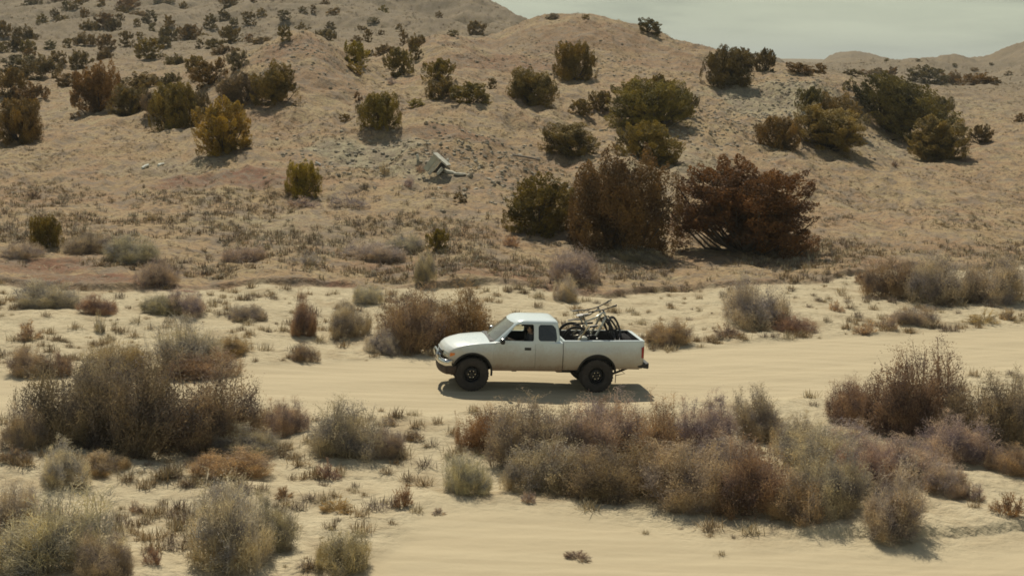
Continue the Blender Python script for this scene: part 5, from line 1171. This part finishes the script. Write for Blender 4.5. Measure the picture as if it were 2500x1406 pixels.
# face: brow, nose, chin pulled out of the head
for v in me.vertices:
    q = v.co
    if q.z > 1.45:
        f = max(0, (q.x - 1.70)) / .06
        q.x += .016 * f * math.exp(-((q.z - 1.505) / .022) ** 2) * math.exp(-((q.y - py_) / .02) ** 2) + .006 * f * math.exp(-((q.z - 1.455) / .015) ** 2)
driver = bpy.data.objects.new('person', me); col.objects.link(driver); driver.matrix_world = TM
tag(driver, 'person in dark cap and grey T-shirt driving, arm stretched to the steering wheel', 'person')
hairV = blob((1.655, py_, 1.56), (.105, .088, .105), 9, 1.0); part('hair', *hairV, HAIR, driver, True)
capV = merge(blob((1.67, py_, 1.595), (.108, .092, .062), 8, .95), prism_y(rpoly([(1.74, 1.575), (1.86, 1.555), (1.86, 1.563), (1.74, 1.595)], .01), py_ - .07, py_ + .07)); part('cap', *capV, HAIR, driver, True)
part('eye', *merge(blob((1.757, py_ + .03, 1.528), (.008, .012, .008), 1, 1), blob((1.757, py_ - .03, 1.528), (.008, .012, .008), 1, 1)), simple('eye', (.3, .28, .26), .3), driver, True)
part('mouth', *blob((1.757, py_, 1.468), (.006, .022, .004), 1, 1), simple('lips', (.3, .14, .11), .5), driver, True)
part('ear', *merge(*[blob((1.675, py_ + .082 * s_, 1.515), (.02, .009, .03), 1, 1) for s_ in (1, -1)]), SKIN, driver, True)

# ------------------------------------------------------------------ broken concrete and litter on the slope
CON = simple('pale_concrete', (.50, .50, .41), .9, var=.25, vscale=2.5); CON2 = simple('white_rubble', (.52, .50, .42), .9, var=.25, vscale=5); WHT = simple('white_pipe', (.62, .64, .58), .6); RST = simple('rusty_wood', (.30, .25, .20), .85, var=.3)
P0 = cast([1065], [428])[0]; sc0 = P0[1] / FPX
def at(px, py, dy=0.0):   # a point on the slope under a spot
    q = cast([px], [py])[0]; return q
MC = Matrix.Translation((P0[0], P0[1] + .3, P0[2])) @ Matrix.Rotation(R(-18), 4, 'Z')
k = sc0 * 1.0
def tilt(ang): return Matrix.Rotation(R(ang), 4, 'Y')
box_root = bpy.data.objects.new('concrete_box', None); col.objects.link(box_root); box_root.matrix_world = MC @ Matrix.Translation((-3 * k, 0, 8 * k)) @ tilt(37)
tag(box_root, 'tilted broken pale concrete box lying in the hollow of the slope', 'concrete')
k *= .8
h_, w2 = 44 * k, 20 * k
part('side_slab', *merge(box(-w2 - 6 * k, -w2 + 12 * k, -.55, -.45, -12 * k, h_), box(-w2 + 12 * k, -w2 + 15 * k, -.40, -.30, -10 * k, h_)), CON, box_root)
part('front_slab', *merge(box(-w2 + 16 * k, -w2 + 25 * k, -.62, -.50, -14 * k, h_)), CON2, box_root)
part('lid', *box(-w2 - 8 * k, w2 + 10 * k, -.70, -.12, h_ + .0, h_ + 4 * k), CON2, box_root)
part('inner_wall', *merge(box(-w2 + 20 * k, w2 - 2 * k, -.1, .0, -8 * k, h_ - .01), box(w2 - 2 * k, w2 + 2 * k, -.45, -.1, 2 * k, h_ - .01)), simple('painted_shade', (.05, .045, .045), .9), box_root)  # wall coloured near black to stand for the shade inside the box
rub = [(1078, 424, 10, 26, 40, 'upright white slab piece leaning right of the concrete box'), (1088, 408, 9, 22, 55, 'small white block topmost right of the concrete box'), (1073, 428, 8, 24, 80, 'white chunk standing against the opening of the concrete box'),
       (1098, 424, 34, 9, 20, 'long white rubble piece stepping down right of the concrete box'), (1122, 431, 28, 6, 5, 'flat white fragment farthest right of the concrete box'), (1019, 402, 6, 16, -25, 'thin white splinter standing left of the concrete box')]
for px, py, a, b, ang, lab in rub:
    q = at(px, py); s_ = q[1] / FPX
    v, f = blob((0, 0, 0), (a * s_ / 2, .16, b * s_ / 2), px, .55)
    o = mesh_obj('concrete_fragment', v, f, [CON2]); o.matrix_world = Matrix.Translation((q[0], q[1], q[2] + b * s_ * .35)) @ Matrix.Rotation(R(ang * .5), 4, 'Y'); tag(o, lab, 'rubble', 'concrete rubble on the slope')
def stick(p0, p1, r, mat, name, lab, cat, grp=None):
    a, b = at(*p0), at(*p1); c_ = (a + b) / 2; a2, b2 = a - c_ + [0, 0, r], b - c_ + [0, 0, r]
    o = mesh_obj(name, *pipe([a2, (a2 + b2) / 2 + [0, 0, r * .3], b2], r, 8), [mat]); o.location = c_; tag(o, lab, cat, grp)
stick((1250, 381), (1318, 393), .055, RST, 'wooden_pole', 'long grey wooden pole lying on the slope right of the broken concrete', 'pole')
stick((347, 414), (362, 409), .07, WHT, 'white_pipe', 'short white pipe piece lying on the left slope, lower left of two', 'pipe', 'white pipe pieces on the left slope')
stick((386, 408), (399, 404), .07, WHT, 'white_pipe', 'short white pipe piece lying on the left slope, upper right of two', 'pipe', 'white pipe pieces on the left slope')
stick((770, 400), (783, 406), .05, WHT, 'white_pipe', 'thin white stick on the slope above the lone golden green juniper', 'pipe')
stick((1940, 430), (1962, 440), .05, RST, 'dead_branch', 'pale dead branch lying right of the broad rust coloured juniper', 'branch')

# ------------------------------------------------------------------ the air between here and the far plain
hz_v, hz_f = box(-9500, 9500, -80, 14500, -45, 95)
hm = bpy.data.materials.new('haze'); hm.use_nodes = True; ht = hm.node_tree; ht.nodes.clear()
ho = N(ht, 'ShaderNodeOutputMaterial'); hv_ = N(ht, 'ShaderNodeVolumePrincipled'); hv_.inputs['Color'].default_value = (.78, .84, .82, 1); hv_.inputs['Density'].default_value = .00016; hv_.inputs['Anisotropy'].default_value = .2
ht.links.new(hv_.outputs[0], ho.inputs['Volume'])
tag(mesh_obj('haze', hz_v, hz_f, [hm]), kind='stuff', label='thin pale haze lying over the far plain and hills', cat='haze')
